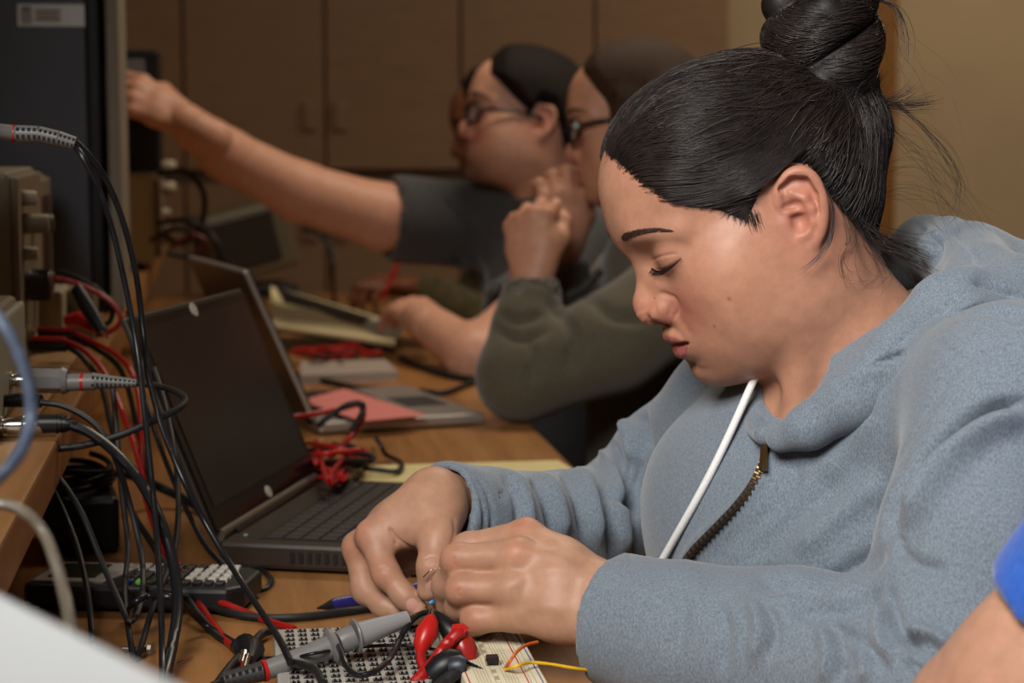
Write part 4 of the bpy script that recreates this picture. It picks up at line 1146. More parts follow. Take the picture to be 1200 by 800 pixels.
# --- black laptop beside the hands: hinge along its left side, screen to the woman
def make_laptop(N, Fp, width, depth, lidtop_px, lid_len, label, mats, thick, lid_dir=None):
    N = np.array(N); h = np.array(Fp) - N; h[2] = 0; h /= np.linalg.norm(h)
    out = np.array([h[1], -h[0], 0.0])                       # from the hinge to the user
    if lid_dir is not None: out = out * lid_dir
    t = thing('laptop', tuple(N * np.array([1, 1, 0]) + np.array([0, 0, ZB])), label, 'laptop')
    M = basis((N[0], N[1], ZB), out, h) if lid_dir is None or lid_dir > 0 else basis((N[0], N[1], ZB), out, h)
    flip = 1.0 if M.col[2][2] > 0 else -1.0
    bm_, km_, sm_, bez_ = mats
    z = lambda v: v * flip
    b = part(MB().box((depth / 2, width / 2, z(thick / 2 + .003)), (depth, width, thick)), M, 'base', bm_, t, .004)
    part(MB().box((depth * .5, width / 2, z(.002)), (depth * .8, width * .8, .004)), M, 'feet', BLACK, t)
    # key rows run along the hinge
    rows, cols = 6, 15
    kx0, kx1 = depth * .16, depth * .60
    ky0, ky1 = width * .06, width * .94
    part(MB().box(((kx0 + kx1) / 2, width / 2, z(thick + .0032)), (kx1 - kx0 + .008, ky1 - ky0 + .006, .0006)), M, 'keyboard_deck', BLACK, b)
    px_, py_ = (kx1 - kx0) / rows, (ky1 - ky0) / cols
    key0 = None
    for i in range(rows):
        for j in range(cols):
            c = M @ Vector((kx0 + (i + .5) * px_, ky0 + (j + .5) * py_, z(thick + .0042)))
            if key0 is None:
                k = MB().box((0, 0, 0), (px_ * .86, py_ * .86, .0016)).build('key', km_, None, .0006)
                key0 = k
            else:
                k = key0.copy(); COL.objects.link(k)
            k.parent = b; k.matrix_basis = wloc(b).inverted() @ (Matrix.Translation(c) @ M.to_3x3().to_4x4())
    part(MB().box((depth * .80, width * .46, z(thick + .0034)), (depth * .26, width * .30, .0006)), M, 'touchpad', DGREY, b, .0002)
    # lid
    hz = ZB + thick + .003
    hn = np.array([N[0], N[1], hz])
    best = None
    for d in np.arange(1.2, 4.5, .002):
        q = P(lidtop_px[0], lidtop_px[1], d) - hn
        v = abs(q @ h)
        if best is None or v < best[0]: best = (v, q)
    up = best[1] - h * (best[1] @ h); L_ = np.linalg.norm(up); up /= L_
    if lid_len: L_ = lid_len
    nrm = np.cross(h, up); nrm *= np.sign(nrm @ out)          # screen side
    ML = basis(hn, h, up)
    fz = 1.0 if np.array(ML.col[2][:3]) @ nrm > 0 else -1.0
    w = width
    lid = part(MB().box((w / 2, L_ / 2 + .004, -fz * .004), (w, L_ - .008, .007)), ML, 'lid', bm_, t, .0025)
    part(MB().box((w / 2, L_ / 2 + .002, fz * .0005), (w - .006, L_ - .014, .0022)), ML, 'bezel', bez_, lid, .0008)
    part(MB().box((w / 2, L_ * .535, fz * .0020), (w - .034, L_ * .80, .0012)), ML, 'screen', sm_, lid)
    part(MB().cyl((w * .12, -.002, 0), (w * .88, -.002, 0), .0065, n=12), ML, 'hinge', bez_, t, 0, True)
    return t, M, ML, fz, w, L_, lid, b
LAPB = mat('dark_bronze_plastic', (50, 42, 34), rough=0.42, noise=(60, .06))
KEYM = mat('key_black', (40, 34, 30), rough=0.5)
SCREEN = mat('dark_screen', (40, 33, 34), rough=0.22, spec=0.5)
BEZEL = mat('gloss_bezel', (20, 19, 19), rough=0.22, spec=0.5)
hN, hF = G(256, 643, ZB + .02), G(366, 574, ZB + .02)
lap, LM4, LL4, lfz, lw, lL, lid1, base1 = make_laptop(hN, hF, .325, .235, (147, 371), None, 'black open laptop with dark screen facing the woman in the hoodie', (LAPB, KEYM, SCREEN, BEZEL), .024)
LOGO = mat('logo_silver', (190, 184, 172), rough=0.4)
part(MB().lathe([(0, .0072), (.0012, .0072)], (lw * .50, lL * .955, lfz * .0016), (0, 0, lfz), 24), LL4, 'logo_badge', LOGO, lid1)
part(MB().lathe([(0, .0060), (.0012, .0060)], (lw * .50, lL * .075, lfz * .0016), (0, 0, lfz), 24), LL4, 'logo_badge', LOGO, lid1)
sgn_b = 1.0 if LM4.col[2][2] > 0 else -1.0
part(MB().lathe([(0, .0022), (.0008, .0020)], (.016, .030, sgn_b * .0272), (0, 0, sgn_b), 12), LM4, 'power_button', mat('mint_led', (150, 180, 170), rough=.4), base1)
for k in range(14):
    part(MB().box((.070 + k * .008, -.0006, sgn_b * .015), (.004, .002, .009)), LM4, 'vent_slot', BLACK, base1)
part(MB().tube([(-.004, .012, sgn_b * .030), (-.004, lw - .012, sgn_b * .030)], .0062, 10), LM4, 'hinge_cover', mat('grey_metal_bar', (120, 112, 100), rough=.35, metal=.5), base1, 0, True)
# --- silver laptop further back, back of its lid to the camera, pink screen reflection drawn as a sheet on its keyboard
sN = G(374, 500, ZB + .012); sC = G(574, 488, ZB + .012)
dv = sC - sN; dv[2] = 0; dv /= np.linalg.norm(dv)
sF = sN + np.array([-dv[1], dv[0], 0]) * .32
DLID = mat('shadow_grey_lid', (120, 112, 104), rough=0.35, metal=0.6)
lap2, SM4, SL4, sfz, sw, sL, lid2, base2 = make_laptop(sN, sF, .31, .232, (287, 306), .222, 'silver open laptop seen from behind its lid, painted pink reflection on its keyboard', (ALU, KEYM, SCREEN, BEZEL), .014)
part(MB().box((sw / 2, sL / 2 + .004, -sfz * .0080), (sw - .004, sL - .013, .0014)), SL4, 'lid_shade', mat('lid_shade_brown', (66, 56, 46), rough=.4, metal=.3), lid2)  # dark plate paints the shade on the back of the silver lid
PINK = mat('pink_reflection', (216, 128, 122), rough=0.7)  # colour of the screen's reflection, painted as a thin sheet
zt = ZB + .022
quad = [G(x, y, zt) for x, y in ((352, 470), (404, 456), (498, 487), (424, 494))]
o = mesh_object('reflection_sheet', [q for q in quad] + [q + np.array([0, 0, .0012]) for q in quad], [(3, 2, 1, 0), (4, 5, 6, 7), (0, 1, 5, 4), (1, 2, 6, 5), (2, 3, 7, 6), (3, 0, 4, 7)], PINK, None, False)
tag(o, 'pink screen reflection painted on the keyboard of the silver laptop', 'screen_reflection')
# --- yellow legal pad
PAD = mat('yellow_paper', (214, 200, 142), rough=0.75, noise=(40, .05)); PADE = mat('pad_edge', (176, 164, 96), rough=.8)
def slab(name, pix, z0, th, m, label, cat, parent=None, bev=.001):
    q = [G(x, y, z0 + th) for x, y in pix]
    c = np.mean(q, 0)
    V = [p - np.array([0, 0, th]) for p in q] + list(q); n = len(q)
    F_ = [tuple(range(n - 1, -1, -1)), tuple(range(n, 2 * n))] + [(i, (i + 1) % n, n + (i + 1) % n, n + i) for i in range(n)]
    a = q[1] - q[0]; b = q[2] - q[1]
    if (a[0] * b[1] - a[1] * b[0]) < 0: F_ = [f[::-1] for f in F_]
    o = mesh_object(name, V, F_, m, parent, False)
    if label: tag(o, label, cat)
    return o
pad = thing('legal_pad', tuple(G(500, 560, ZB)), 'yellow legal pad lying behind the woman\'s right sleeve', 'notepad')
slab('page', ((398, 572), (396, 546), (654, 539), (700, 566)), ZB + .0055, .003, PAD, None, None, pad)
slab('backing', ((398, 576), (396, 549), (655, 542), (702, 570)), ZB + .0005, .005, PADE, None, None, pad)
slab('margin_line', ((414, 571.5), (411, 546.5), (413, 546.5), (417, 571.5)), ZB + .0086, .0003, mat('ochre_line', (178, 150, 90), rough=.8), None, None, pad)
# --- open notebook near the man, cream page raised at its left end
nb = thing('notebook', tuple(G(400, 402, ZB)), 'open notebook with cream pages in front of the man\'s forearm', 'notebook')
CREAM = mat('cream_paper', (206, 192, 150), rough=0.8)
def sheet3(name, P3, th, m, parent):
    P3 = [np.array(p, float) for p in P3]; nrm = np.cross(P3[1] - P3[0], P3[3] - P3[0]); nrm /= np.linalg.norm(nrm)
    if nrm[2] < 0: nrm = -nrm
    V = [p - nrm * th for p in P3] + P3
    return mesh_object(name, V, [(3, 2, 1, 0), (4, 5, 6, 7), (0, 1, 5, 4), (1, 2, 6, 5), (2, 3, 7, 6), (3, 0, 4, 7)], m, parent, False)
sheet3('raised_page', [P(320, 381, 3.51), P(463, 402, 3.50), P(466, 378, 3.80), P(317, 334, 3.72)], .006, CREAM, nb)
sheet3('cover', [P(320, 386, 3.52), P(464, 407, 3.505), P(470, 378, 3.81), P(316, 331, 3.73)], .003, BLACK, nb)
sheet3('loose_page', [P(420, 382, 3.62), P(470, 394, 3.55), P(474, 374, 3.78), P(432, 372, 3.76)], .002, mat('white_paper', (196, 184, 168), rough=.8), nb)
# --- flat pale drawer-like box with a bundle of red and black leads
slab('document_tray', ((352, 440), (352, 423), (452, 421), (466, 435)), ZB, .014, mat('pale_grey_plastic', (168, 156, 146), rough=.5), 'flat pale grey case lying between the notebook and the silver laptop', 'case')
# --- instrument lying further back, turned to the camera
im = basis(G(268, 352, ZB) * np.array([1, 1, 0]) + np.array([0, 0, ZB]), _r * .9 + _f * .35 * np.array([1, 1, 0]), (_f * .9 - _r * .35) * np.array([1, 1, 0]))
im = im @ Matrix.Translation((0, 0, .010))
tm = thing('bench_meter', tuple(im.translation), 'grey bench meter with dark face behind the laptops, tilted up', 'meter')
TILT = im @ Matrix.Rotation(math.radians(-14), 4, 'Y')
part(MB().box((.085, .10, .105), (.20, .20, .16)), TILT, 'case', mat('olive_grey_case', (104, 94, 74), rough=.5), tm, .012)
part(MB().box((.070, -.002, .110), (.150, .008, .120)), TILT, 'front_face', mat('dark_face', (50, 46, 40), rough=.4), tm, .004)
part(MB().box((.12, .10, .006), (.10, .16, .03)), im, 'foot', BLACK, tm, .004)
# --- graphing calculator under the cables
CALC = mat('calculator_body', (30, 29, 30), rough=0.5); CSIL = mat('calculator_silver', (152, 150, 146), rough=0.45)
cN = G(26, 716, ZB); cE = G(283, 722, ZB); cdir = cE - cN; clen = np.linalg.norm(cdir)
CM = basis(cN + np.array([0, 0, .003]), cdir, np.cross([0, 0, 1.0], cdir))
ct = thing('calculator', tuple(cN), 'black graphing calculator lying on the bench behind the hanging cables', 'calculator')
W_ = .084
poly = [(0, .006), (.004, 0), (clen - .012, -.002), (clen, .012), (clen + .002, W_ - .012), (clen - .010, W_), (.006, W_), (0, W_ - .008)]
cb = part(MB().prism(poly, 0, .020), CM, 'body', CALC, ct, .004)
part(MB().box((clen * .50, W_ / 2, -.001), (clen * .8, W_ * .7, .004)), CM, 'battery_cover', BLACK, ct)
part(MB().prism([(.006, .006), (clen * .36, .006), (clen * .46, W_ * .9), (.008, W_ * .92)], .0195, .0225), CM, 'screen_frame', CSIL, ct, .001)
part(MB().box((clen * .20, W_ * .50, .0228), (clen * .22, W_ * .58, .0012)), CM, 'display', mat('lcd_olive', (48, 52, 42), rough=.15), ct)
KW, KG, KN, KB2 = mat('key_white', (206, 202, 194), rough=.5), mat('key_green', (98, 168, 66), rough=.5), KEYM, mat('key_blue', (60, 84, 140), rough=.5)
protos = {}
for i in range(9):
    for j in range(5):
        xx = clen * (.475 + .052 * i); yy = W_ * (.14 + .17 * j)
        m_ = KW if (i >= 5 and 1 <= j <= 3) or (i >= 6 and j == 4) else (KG if (i, j) == (1, 0) else KB2 if (i, j) == (0, 0) else KN)
        if i < 2 and j > 2: m_ = CSIL
        if m_.name not in protos:
            k = MB().box((0, 0, 0), (clen * .038, W_ * .115, .004)).build('calculator_key', m_, None, .001); protos[m_.name] = k
        else:
            k = protos[m_.name].copy(); COL.objects.link(k)
        k.parent = cb; k.matrix_basis = wloc(cb).inverted() @ (CM @ Matrix.Translation((xx, yy, .0215)))
# --- power brick under the shelf
pb = thing('power_adapter', tuple(G(105, 648, ZB)), 'black power adapter with coiled lead under the edge of the shelf', 'adapter')
pc = G(104, 652, ZB)
part(MB().box((0, 0, .028), (.070, .105, .054)), basis(pc + np.array([-.012, .055, 0]), (1, .12, 0), (-.12, 1, 0)), 'body', RUBBER, pb, .006)
coil = []
for t in np.linspace(0, 4.2 * math.pi * 2, 110):
    coil.append(pc + np.array([-.012 + (.030 + .004 * math.sin(t * .37)) * math.cos(t), .055 + (.042 + .004 * math.cos(t * .23)) * math.sin(t), .060 + .010 * math.sin(t * .5) + .0006 * t]))
MB().tube(coil, .0030, 8).build('coiled_lead', RUBBER, pb, smooth=True)

# --- circuit trainer under the hands
zp_, zb_ = ZB + .020, ZB + .029
def gx(px, py, z): return G(px, py, z)
tl, tr_ = gx(320, 737, zp_), gx(604, 742, zp_)
X0, X1 = tl[0], gx(632, 781, zb_)[0]
YF, YN = tl[1], 1.16
tn = thing('circuit_trainer', ((X0 + X1) / 2, (YF + YN) / 2, ZB), 'electronics trainer board with rows of spring contacts under the hands', 'circuit board')
PLATE = mat('contact_plate', (178, 174, 166), rough=.45, noise=(50, .05))
XP = gx(538, 781, zb_)[0]
plate = MB().box(((X0 + XP) / 2 - .001, (YF + YN) / 2, ZB + .0102), (XP - X0 - .002, YF - YN, .0196)).build('contact_plate', PLATE, tn, .002)
HOLE = mat('contact_hole', (30, 28, 27), rough=.7)
mbc = MB()
for s_ in (-1, 1): mbc.tube([(s_ * .0017 - .0010, -.0018, 0), (s_ * .0017 - .0006, -.0010, .0014), (s_ * .0017 + .0006, .0010, .0014), (s_ * .0017 + .0010, .0018, 0)], .0006, 5)
c0 = None; h0 = None
nx, ny = 11, 22
for i in range(nx):
    for j in range(ny):
        x = X0 + .012 + i * (XP - X0 - .030) / (nx - 1); y = YF - .010 - j * .0128
        if y < YN + .008: continue
        if h0 is None:
            h0 = MB().box((0, 0, 0), (.0066, .0048, .0008)).build('contact_hole', HOLE, None); hh_ = h0
        else:
            hh_ = h0.copy(); COL.objects.link(hh_)
        hh_.parent = plate; hh_.matrix_basis = wloc(plate).inverted() @ Matrix.Translation((x, y, zp_ + .0002))
        if c0 is None:
            mbc.V = [tuple(v) for v in mbc.V]; c0 = mesh_object('spring_contact', mbc.V, mbc.F, mat('tinned_spring', (140, 136, 128), rough=.4, metal=.7)); cc = c0
        else:
            cc = c0.copy(); COL.objects.link(cc)
        cc.parent = plate; cc.matrix_basis = wloc(plate).inverted() @ Matrix.Translation((x, y, zp_ + .0004))
IVORY = mat('ivory_plastic', (222, 214, 186), rough=.5)
bb = MB().box(((XP + X1) / 2, (YF + YN) / 2, (ZB + .001 + zb_) / 2), (X1 - XP, YF - YN, zb_ - ZB - .001)).build('breadboard', IVORY, tn, .0015)
SLOT = mat('socket_slot', (190, 182, 154), rough=.7); bw = X1 - XP
for u in [.16 + .037 * k for k in range(5)] + [.50 + .037 * k for k in range(5)] + [.80, .86]:
    MB().box((XP + bw * u, (YF + YN) / 2, zb_ + .0001), (.0007, YF - YN - .012, .0006)).build('socket_column', SLOT, bb)
MB().box((XP + bw * .40, (YF + YN) / 2, zb_ + .0001), (.0034, YF - YN - .012, .0007)).build('centre_trench', mat('trench', (168, 158, 128), rough=.8), bb)
for k in range(16):
    MB().box((XP + bw * .40, YF - .012 - k * .017, zb_ + .0004), (.0030, .0050, .0012)).build('trench_bridge', IVORY, bb)
for u, m_ in ((.05, REDP), (.765, REDP), (.94, mat('blue_print', (70, 90, 150), rough=.6))):
    MB().box((XP + bw * u, (YF + YN) / 2, zb_ + .0001), (.0008, YF - YN - .012, .0004)).build('bus_line', m_, bb)
ic = thing('chip', tuple(gx(577, 781, zb_)), 'small black chip plugged into the breadboard beside the coloured wires', 'chip')
icc = gx(577, 779, zb_)
MB().box((icc[0], icc[1], zb_ + .0042), (.0085, .0075, .0055)).build('package', BLACK, ic, .0006)
for sx in (-1, 1):
    for k in range(3): MB().box((icc[0] + sx * .0045, icc[1] + (k - 1) * .0024, zb_ + .0018), (.0007, .0010, .0036)).build('pin', CHROME, ic)
# --- pen
PENB = mat('navy_pen', (44, 38, 110), rough=.35)
pa, pz = G(374, 712, ZB + .006), G(428, 701, ZB + .006)
pd = (pz - pa) / np.linalg.norm(pz - pa); pz = pa + pd * .135
pen = thing('pen', tuple(pa * np.array([1, 1, 0]) + np.array([0, 0, ZB])), 'dark blue ballpoint pen lying beside the circuit trainer', 'pen')
MB().lathe([(.012, .0046), (.016, .0055), (.05, .0056), (.13, .0050)], pa, pd, 16).build('barrel', PENB, pen, smooth=True)
MB().lathe([(-.002, .0008), (.004, .0022), (.012, .0044), (.0125, .0046)], pa, pd, 16).build('tip', mat('gunmetal', (70, 68, 68), rough=.3, metal=.8), pen, smooth=True)
# --- pale box close to the camera, far out of focus
WB = mat('white_card', (226, 232, 236), rough=.6)
zc = .999
e0, e1 = G(-70, 657, zc), G(232, 809, zc)
wbx = thing('document_holder', (-.06, .46, ZB), 'blurred white document holder close to the camera in the lower left corner', 'document holder')
pl = [(e0[0], e0[1]), (e1[0], e1[1]), (e1[0] + .004, .30), (-.135, .30), (-.135, e0[1] + .02)]
MB().prism(pl, ZB, zc - .010).build('body', WB, wbx, .003)
c_ = np.mean(pl, 0)
MB().prism([tuple(c_ + (np.array(q) - c_) * 1.0) for q in pl], zc - .0098, zc).build('lid', WB, wbx, .003)
# ------------------------------------------------------------------ things on the raised shelf
KNOBB = mat('knob_beige', (128, 114, 90), rough=.5)
PANEL = mat('instrument_panel', (126, 114, 94), rough=.5); KNOBD = mat('knob_dark', (62, 54, 44), rough=.45)
CASE = mat('instrument_case', (134, 124, 104), rough=.5, noise=(25, .05))
def instrument(label, x_front, y0, y1, h, depth, z=ZS, lab='signal generator'):
    t = thing('bench_instrument', (x_front - depth / 2, (y0 + y1) / 2, z), label, lab)
    for fx in (.03, depth - .03):
        for fy in (y0 + .03, y1 - .03):
            MB().cyl((x_front - fx, fy, z), (x_front - fx, fy, z + .008), .008, n=12).build('foot', BLACK, t)
    b = MB().box((x_front - depth / 2, (y0 + y1) / 2, z + .008 + (h - .008) / 2), (depth, y1 - y0, h - .008)).build('case', CASE, t, .006)
    p = MB().box((x_front + .003, (y0 + y1) / 2, z + .010 + (h - .014) / 2), (.008, y1 - y0 - .008, h - .016)).build('front_panel', PANEL, t, .003)
    return t, b, p
def knob(t, x, y, z, r, L_, m, ribs=0):
    k = MB().lathe([(0, r * 1.05), (L_ * .2, r * 1.05), (L_ * .25, r), (L_ * .95, r * .94), (L_, r * .85)], (x, y, z), (1, 0, 0), 20).build('knob', m, t, smooth=True)
    for i in range(ribs):
        a = 2 * math.pi * i / ribs
        MB().box((x + L_ * .58, y + math.cos(a) * r * .98, z + math.sin(a) * r * .98), (L_ * .7, .0016, .0016)).build('rib', m, k)
    return k
def lat(px, Y):
    """world x of pixel column px on the vertical plane at distance Y"""
    return ray_y(px, 400, Y)[0]
# generator with big knobs, seen edge-on
yB = 2.06
xB = lat(17, yB)
t, b, p = instrument('beige signal generator with large ribbed knobs at the left edge', xB, yB, yB + .26, .205, .30)
zz = lambda py, Y: ray_y(20, py, Y)[2]
for py, yy, r, L_, m_, rb in ((262, .05, .0105, .026, KNOBB, 0), (334, .06, .0160, .026, KNOBD, 22), (297, .05, .007, .014, BEIGE, 0), (232, .05, .008, .014, BEIGE, 0), (262, .15, .0105, .022, KNOBD, 0), (330, .16, .012, .020, KNOBD, 0)):
    knob(t, xB + .007, yB + yy, zz(py, yB + yy), r, L_, m_, rb)
for k in range(4):
    MB().box((xB + .008, yB + .02 + k * .012, zz(394, yB)), (.004, .007, .010)).build('push_button', BEIGE, t, .001)
knob(t, xB + .007, yB + .035, zz(402, yB), .0085, .012, BEIGE, 14)
# taller beige frame of the instrument behind it
yC2 = 2.40
xC = lat(36, yC2)
t2, b2, p2 = instrument('brown-beige instrument with rounded frame behind the signal generator', xC, yC2, yC2 + .24, .190, .28)
MB().box((xC + .006, yC2 + .12, ZS + .115), (.006, .16, .10)).build('display_window', mat('brown_window', (66, 44, 26), rough=.25), t2, .004)
# small open power supply module near the shelf edge
ym = 2.26
tm2 = thing('power_module', (lat(75, ym + .06), ym + .06, ZS), 'small beige power module with binding posts on the shelf edge', 'power supply')
MB().box((lat(58, ym + .05), ym + .05, ZS + .034), (.040, .10, .068)).build('case', BEIGE, tm2, .004)
MB().box((lat(88, ym + .10), ym + .10, ZS + .032), (.050, .09, .064)).build('rear_case', mat('olive_module', (112, 102, 74), rough=.6), tm2, .004)
for k, (m_, py) in enumerate(((REDP, 384), (BLACK, 380), (mat('post_yellow', (190, 160, 60), rough=.5), 352), (mat('post_green', (90, 130, 80), rough=.5), 362), (WHITE, 344))):
    z_ = ray_y(90, py, ym + .05)[2]
    MB().lathe([(0, .005), (.010, .005), (.011, .0035), (.016, .0035)], (lat(98, ym + .06) - .012, ym + .066 + .016 * k, z_), (1, 0, 0), 12).build('binding_post', m_, tm2, smooth=True)
# nearest instrument: only its rounded front edge and sockets show
yA = 1.62
xA = lat(-16, yA)
t3, b3, p3 = instrument('pale grey counter with silver sockets at the left edge, nearest the camera', xA, yA - .04, yA + .24, .098, .26)
p3.data.materials[0] = mat('pale_panel', (168, 168, 150), rough=.5)
def bnc(t, x, y, z, L_=.034):
    j = MB().lathe([(0, .0085), (.003, .0085), (.0035, .0062), (.006, .0062), (.0065, .0072), (L_ - .002, .0070), (L_, .0066)], (x, y, z), (1, 0, 0), 20).build('socket', CHROME, t, smooth=True)
    for s_ in (-1, 1): MB().box((x + L_ * .6, y, z + s_ * .0074), (.003, .002, .0018)).build('bayonet_pin', CHROME, j)
    return j
SOCK1 = np.array([xA + .006, yA + .10, ray_y(30, 446, yA + .10)[2]])
SOCK2 = np.array([xA + .006, yA + .02, ray_y(10, 499, yA + .02)[2]])
SOCK3 = np.array([xA + .006, yA + .05, ray_y(20, 470, yA + .05)[2]])
bnc(t3, *SOCK1); bnc(t3, *SOCK2)
tx, bx, px_ = instrument('beige instrument stacked on the pale grey counter at the far left', lat(-46, yA + .02), yA - .06, yA + .24, .22, .24, ZS + .098, 'oscilloscope')
knob(tx, lat(-46, yA + .02) + .006, yA + .16, ZS + .20, .010, .012, KNOBD)
# computer tower: dark side panel with sticker, black gap, grey front frame
yT = 2.72
xT1 = lat(147, yT); xT0 = xT1 - .46
ct_ = thing('desktop_computer', ((xT0 + xT1) / 2, yT + .09, ZS), 'dark desktop computer with pale sticker on the shelf, top left', 'computer')
MB().box(((xT0 + xT1) / 2, yT + .10, ZS + .245), (xT1 - xT0 - .05, .17, .47)).build('chassis', BLACK, ct_, .004)
ztop = ray_y(100, -4, yT)[2]
TOWER = mat('tower_blue_grey', (78, 83, 94), rough=.38, spec=.5, noise=(8, .05))
MB().box(((xT0 + lat(109, yT)) / 2, yT + .006, (ZS + .012 + ztop) / 2), (lat(109, yT) - xT0, .012, ztop - ZS - .012)).build('side_panel', TOWER, ct_, .003)
FRAME = mat('tower_frame', (140, 132, 118), rough=.5)
fr = MB().box(((lat(131, yT) + xT1) / 2, yT + .095, ZS + .255), (xT1 - lat(131, yT), .19, .51)).build('front_bezel', FRAME, ct_, .006)
MB().box(((xT0 + xT1) / 2, yT + .095, ztop + .010), (xT1 - xT0 - .004, .188, .014)).build('top_cover', FRAME, ct_, .003)
for s_ in (.03, .16): MB().box(((xT0 + xT1) / 2, yT + s_, ZS + .005), (xT1 - xT0 - .08, .02, .010)).build('foot', BLACK, ct_)
st = ray_y(70, 17, yT)
sx0, sx1 = lat(31, yT), lat(108, yT)
sz0, sz1 = ray_y(70, 31, yT)[2], ray_y(70, 5, yT)[2]
stk = MB().box(((sx0 + sx1) / 2, yT - .0008, (sz0 + sz1) / 2), (sx1 - sx0, .0016, sz1 - sz0)).build('sticker', mat('sticker_pale', (228, 236, 244), rough=.35), ct_)
MB().box((sx0 + (sx1 - sx0) * .13, yT - .0018, (sz0 + sz1) / 2), ((sx1 - sx0) * .17, .0006, (sz1 - sz0) * .8)).build('emblem_block', mat('sticker_grey', (160, 160, 158), rough=.5), stk)
MB().box((sx0 + (sx1 - sx0) * .45, yT - .0018, (sz0 + sz1) / 2), ((sx1 - sx0) * .40, .0006, (sz1 - sz0) * .62)).build('print_block', mat('sticker_tan', (196, 192, 180), rough=.5), stk)
for k in range(3):
    MB().box((sx0 + (sx1 - sx0) * .45, yT - .0024, sz0 + (sz1 - sz0) * (.32 + .18 * k)), ((sx1 - sx0) * (.34 - .05 * (k % 2)), .0005, (sz1 - sz0) * .07)).build('print_line', mat('print_grey', (120, 122, 126), rough=.6), stk)
MB().box((sx0 + (sx1 - sx0) * .12, yT - .0024, sz0 + (sz1 - sz0) * .78), ((sx1 - sx0) * .09, .0005, (sz1 - sz0) * .12)).build('print_line', mat('print_blue', (90, 104, 132), rough=.6), stk)
# beige scope and the black display the man touches
yS = 3.50
ts = thing('oscilloscope', (lat(150, yS) - .06, yS + .12, ZS), 'beige oscilloscope on the shelf under the man\'s outstretched hand', 'oscilloscope')
xs1 = lat(184, yS)
hS = ray_y(160, 203, yS)[2] - ZS
MB().box((xs1 - .16, yS + .13, ZS + .010 + (hS - .010) / 2), (.32, .26, hS - .010)).build('case', mat('ivory_case', (176, 168, 138), rough=.5), ts, .008)
MB().box((xs1 + .004, yS + .13, ZS + .010 + (hS - .010) / 2), (.010, .24, hS - .03)).build('front_panel', PANEL, ts, .003)
for k in range(3): MB().lathe([(0, .010), (.014, .009)], (xs1 + .008, yS + .05 + .06 * k, ZS + .05 + .02 * k), (1, 0, 0), 14).build('knob', BEIGE, ts, smooth=True)
for y_ in (yS + .03, yS + .23): MB().box((xs1 - .16, y_, ZS + .006), (.28, .02, .012)).build('foot', BLACK, ts)
td = thing('display_unit', (lat(168, yS + .1), yS + .12, ZS + hS), 'black display unit standing on the oscilloscope behind the man\'s hand', 'display')
zt0, zt1 = ZS + hS, ray_y(170, 57, yS + .02)[2]
xd = lat(192, yS + .02)
MB().box((xd - .12, yS + .12, (zt0 + zt1) / 2), (.24, .18, zt1 - zt0 - .002)).build('case', BLACK, td, .006)
MB().box((xd - .055, yS + .028, zt1 - .033), (.062, .006, .030)).build('label_plate', mat('dim_screen', (120, 122, 128), rough=.3), td, .001)
for k, (px_, py_) in enumerate(((198, 196), (198, 221))):
    c = P(px_, py_, 3.55)
    MB().lathe([(0, .010), (.004, .013), (.020, .013), (.024, .010)], c - np.array([.012, 0, 0]), (1, 0, 0), 16).build('white_knob', BEIGE, td, smooth=True)
# ------------------------------------------------------------------ the other people
def simple_hand(h, wrist, dirv, backv, curl, scale=1.0, base=(190, 130, 104), spread=.006):
    """relaxed or gripping hand from a wrist: dirv along the hand, backv out of its back, curl degrees per joint"""
    d = np.array(dirv, float); d /= np.linalg.norm(d)
    b = np.array(backv, float); b -= d * (b @ d); b /= np.linalg.norm(b)
    s = np.cross(d, b)
    w = np.array(wrist, float)
    m = [w + (d * x + s * y + b * z) * scale for x, y, z in ((.084, .030, .0), (.087, .010, .003), (.083, -.010, .002), (.075, -.028, -.002))]
    f = []
    for i, (L1, L2, L3) in enumerate(((.040, .025, .020), (.044, .028, .021), (.041, .026, .020), (.033, .020, .018))):
        p = m[i]; pts = []; a = 0
        for L_, c in zip((L1, L2, L3), curl):
            a += math.radians(c)
            p = p + (d * math.cos(a) - b * math.sin(a)) * L_ * scale + s * spread * (1.5 - i) * .4
            pts.append(p)
        f.append((pts, [.0088 * scale, .0078 * scale, .0066 * scale]))
    th = ([w + (d * .022 + s * .020 - b * .006) * scale, w + (d * .050 + s * .044 - b * .014) * scale, w + (d * .078 + s * .046 - b * .030) * scale, w + (d * .098 + s * .036 - b * .042) * scale], [.016 * scale, .012 * scale, .0100 * scale, .0080 * scale])
    hf_ = hand_field(h, w, w - d * .05 * scale, m, f, th, wr=(.028 * scale, .025 * scale))
    V, Q = hf_.mesh(1)
    return V, Q, skin_colors(V, base, [(p, .010, (188, 104, 84), .4) for p in m])
def field_around(pts, pad, h):
    pts = np.array(pts); return Field(pts.min(0) - pad, pts.max(0) + pad, h)

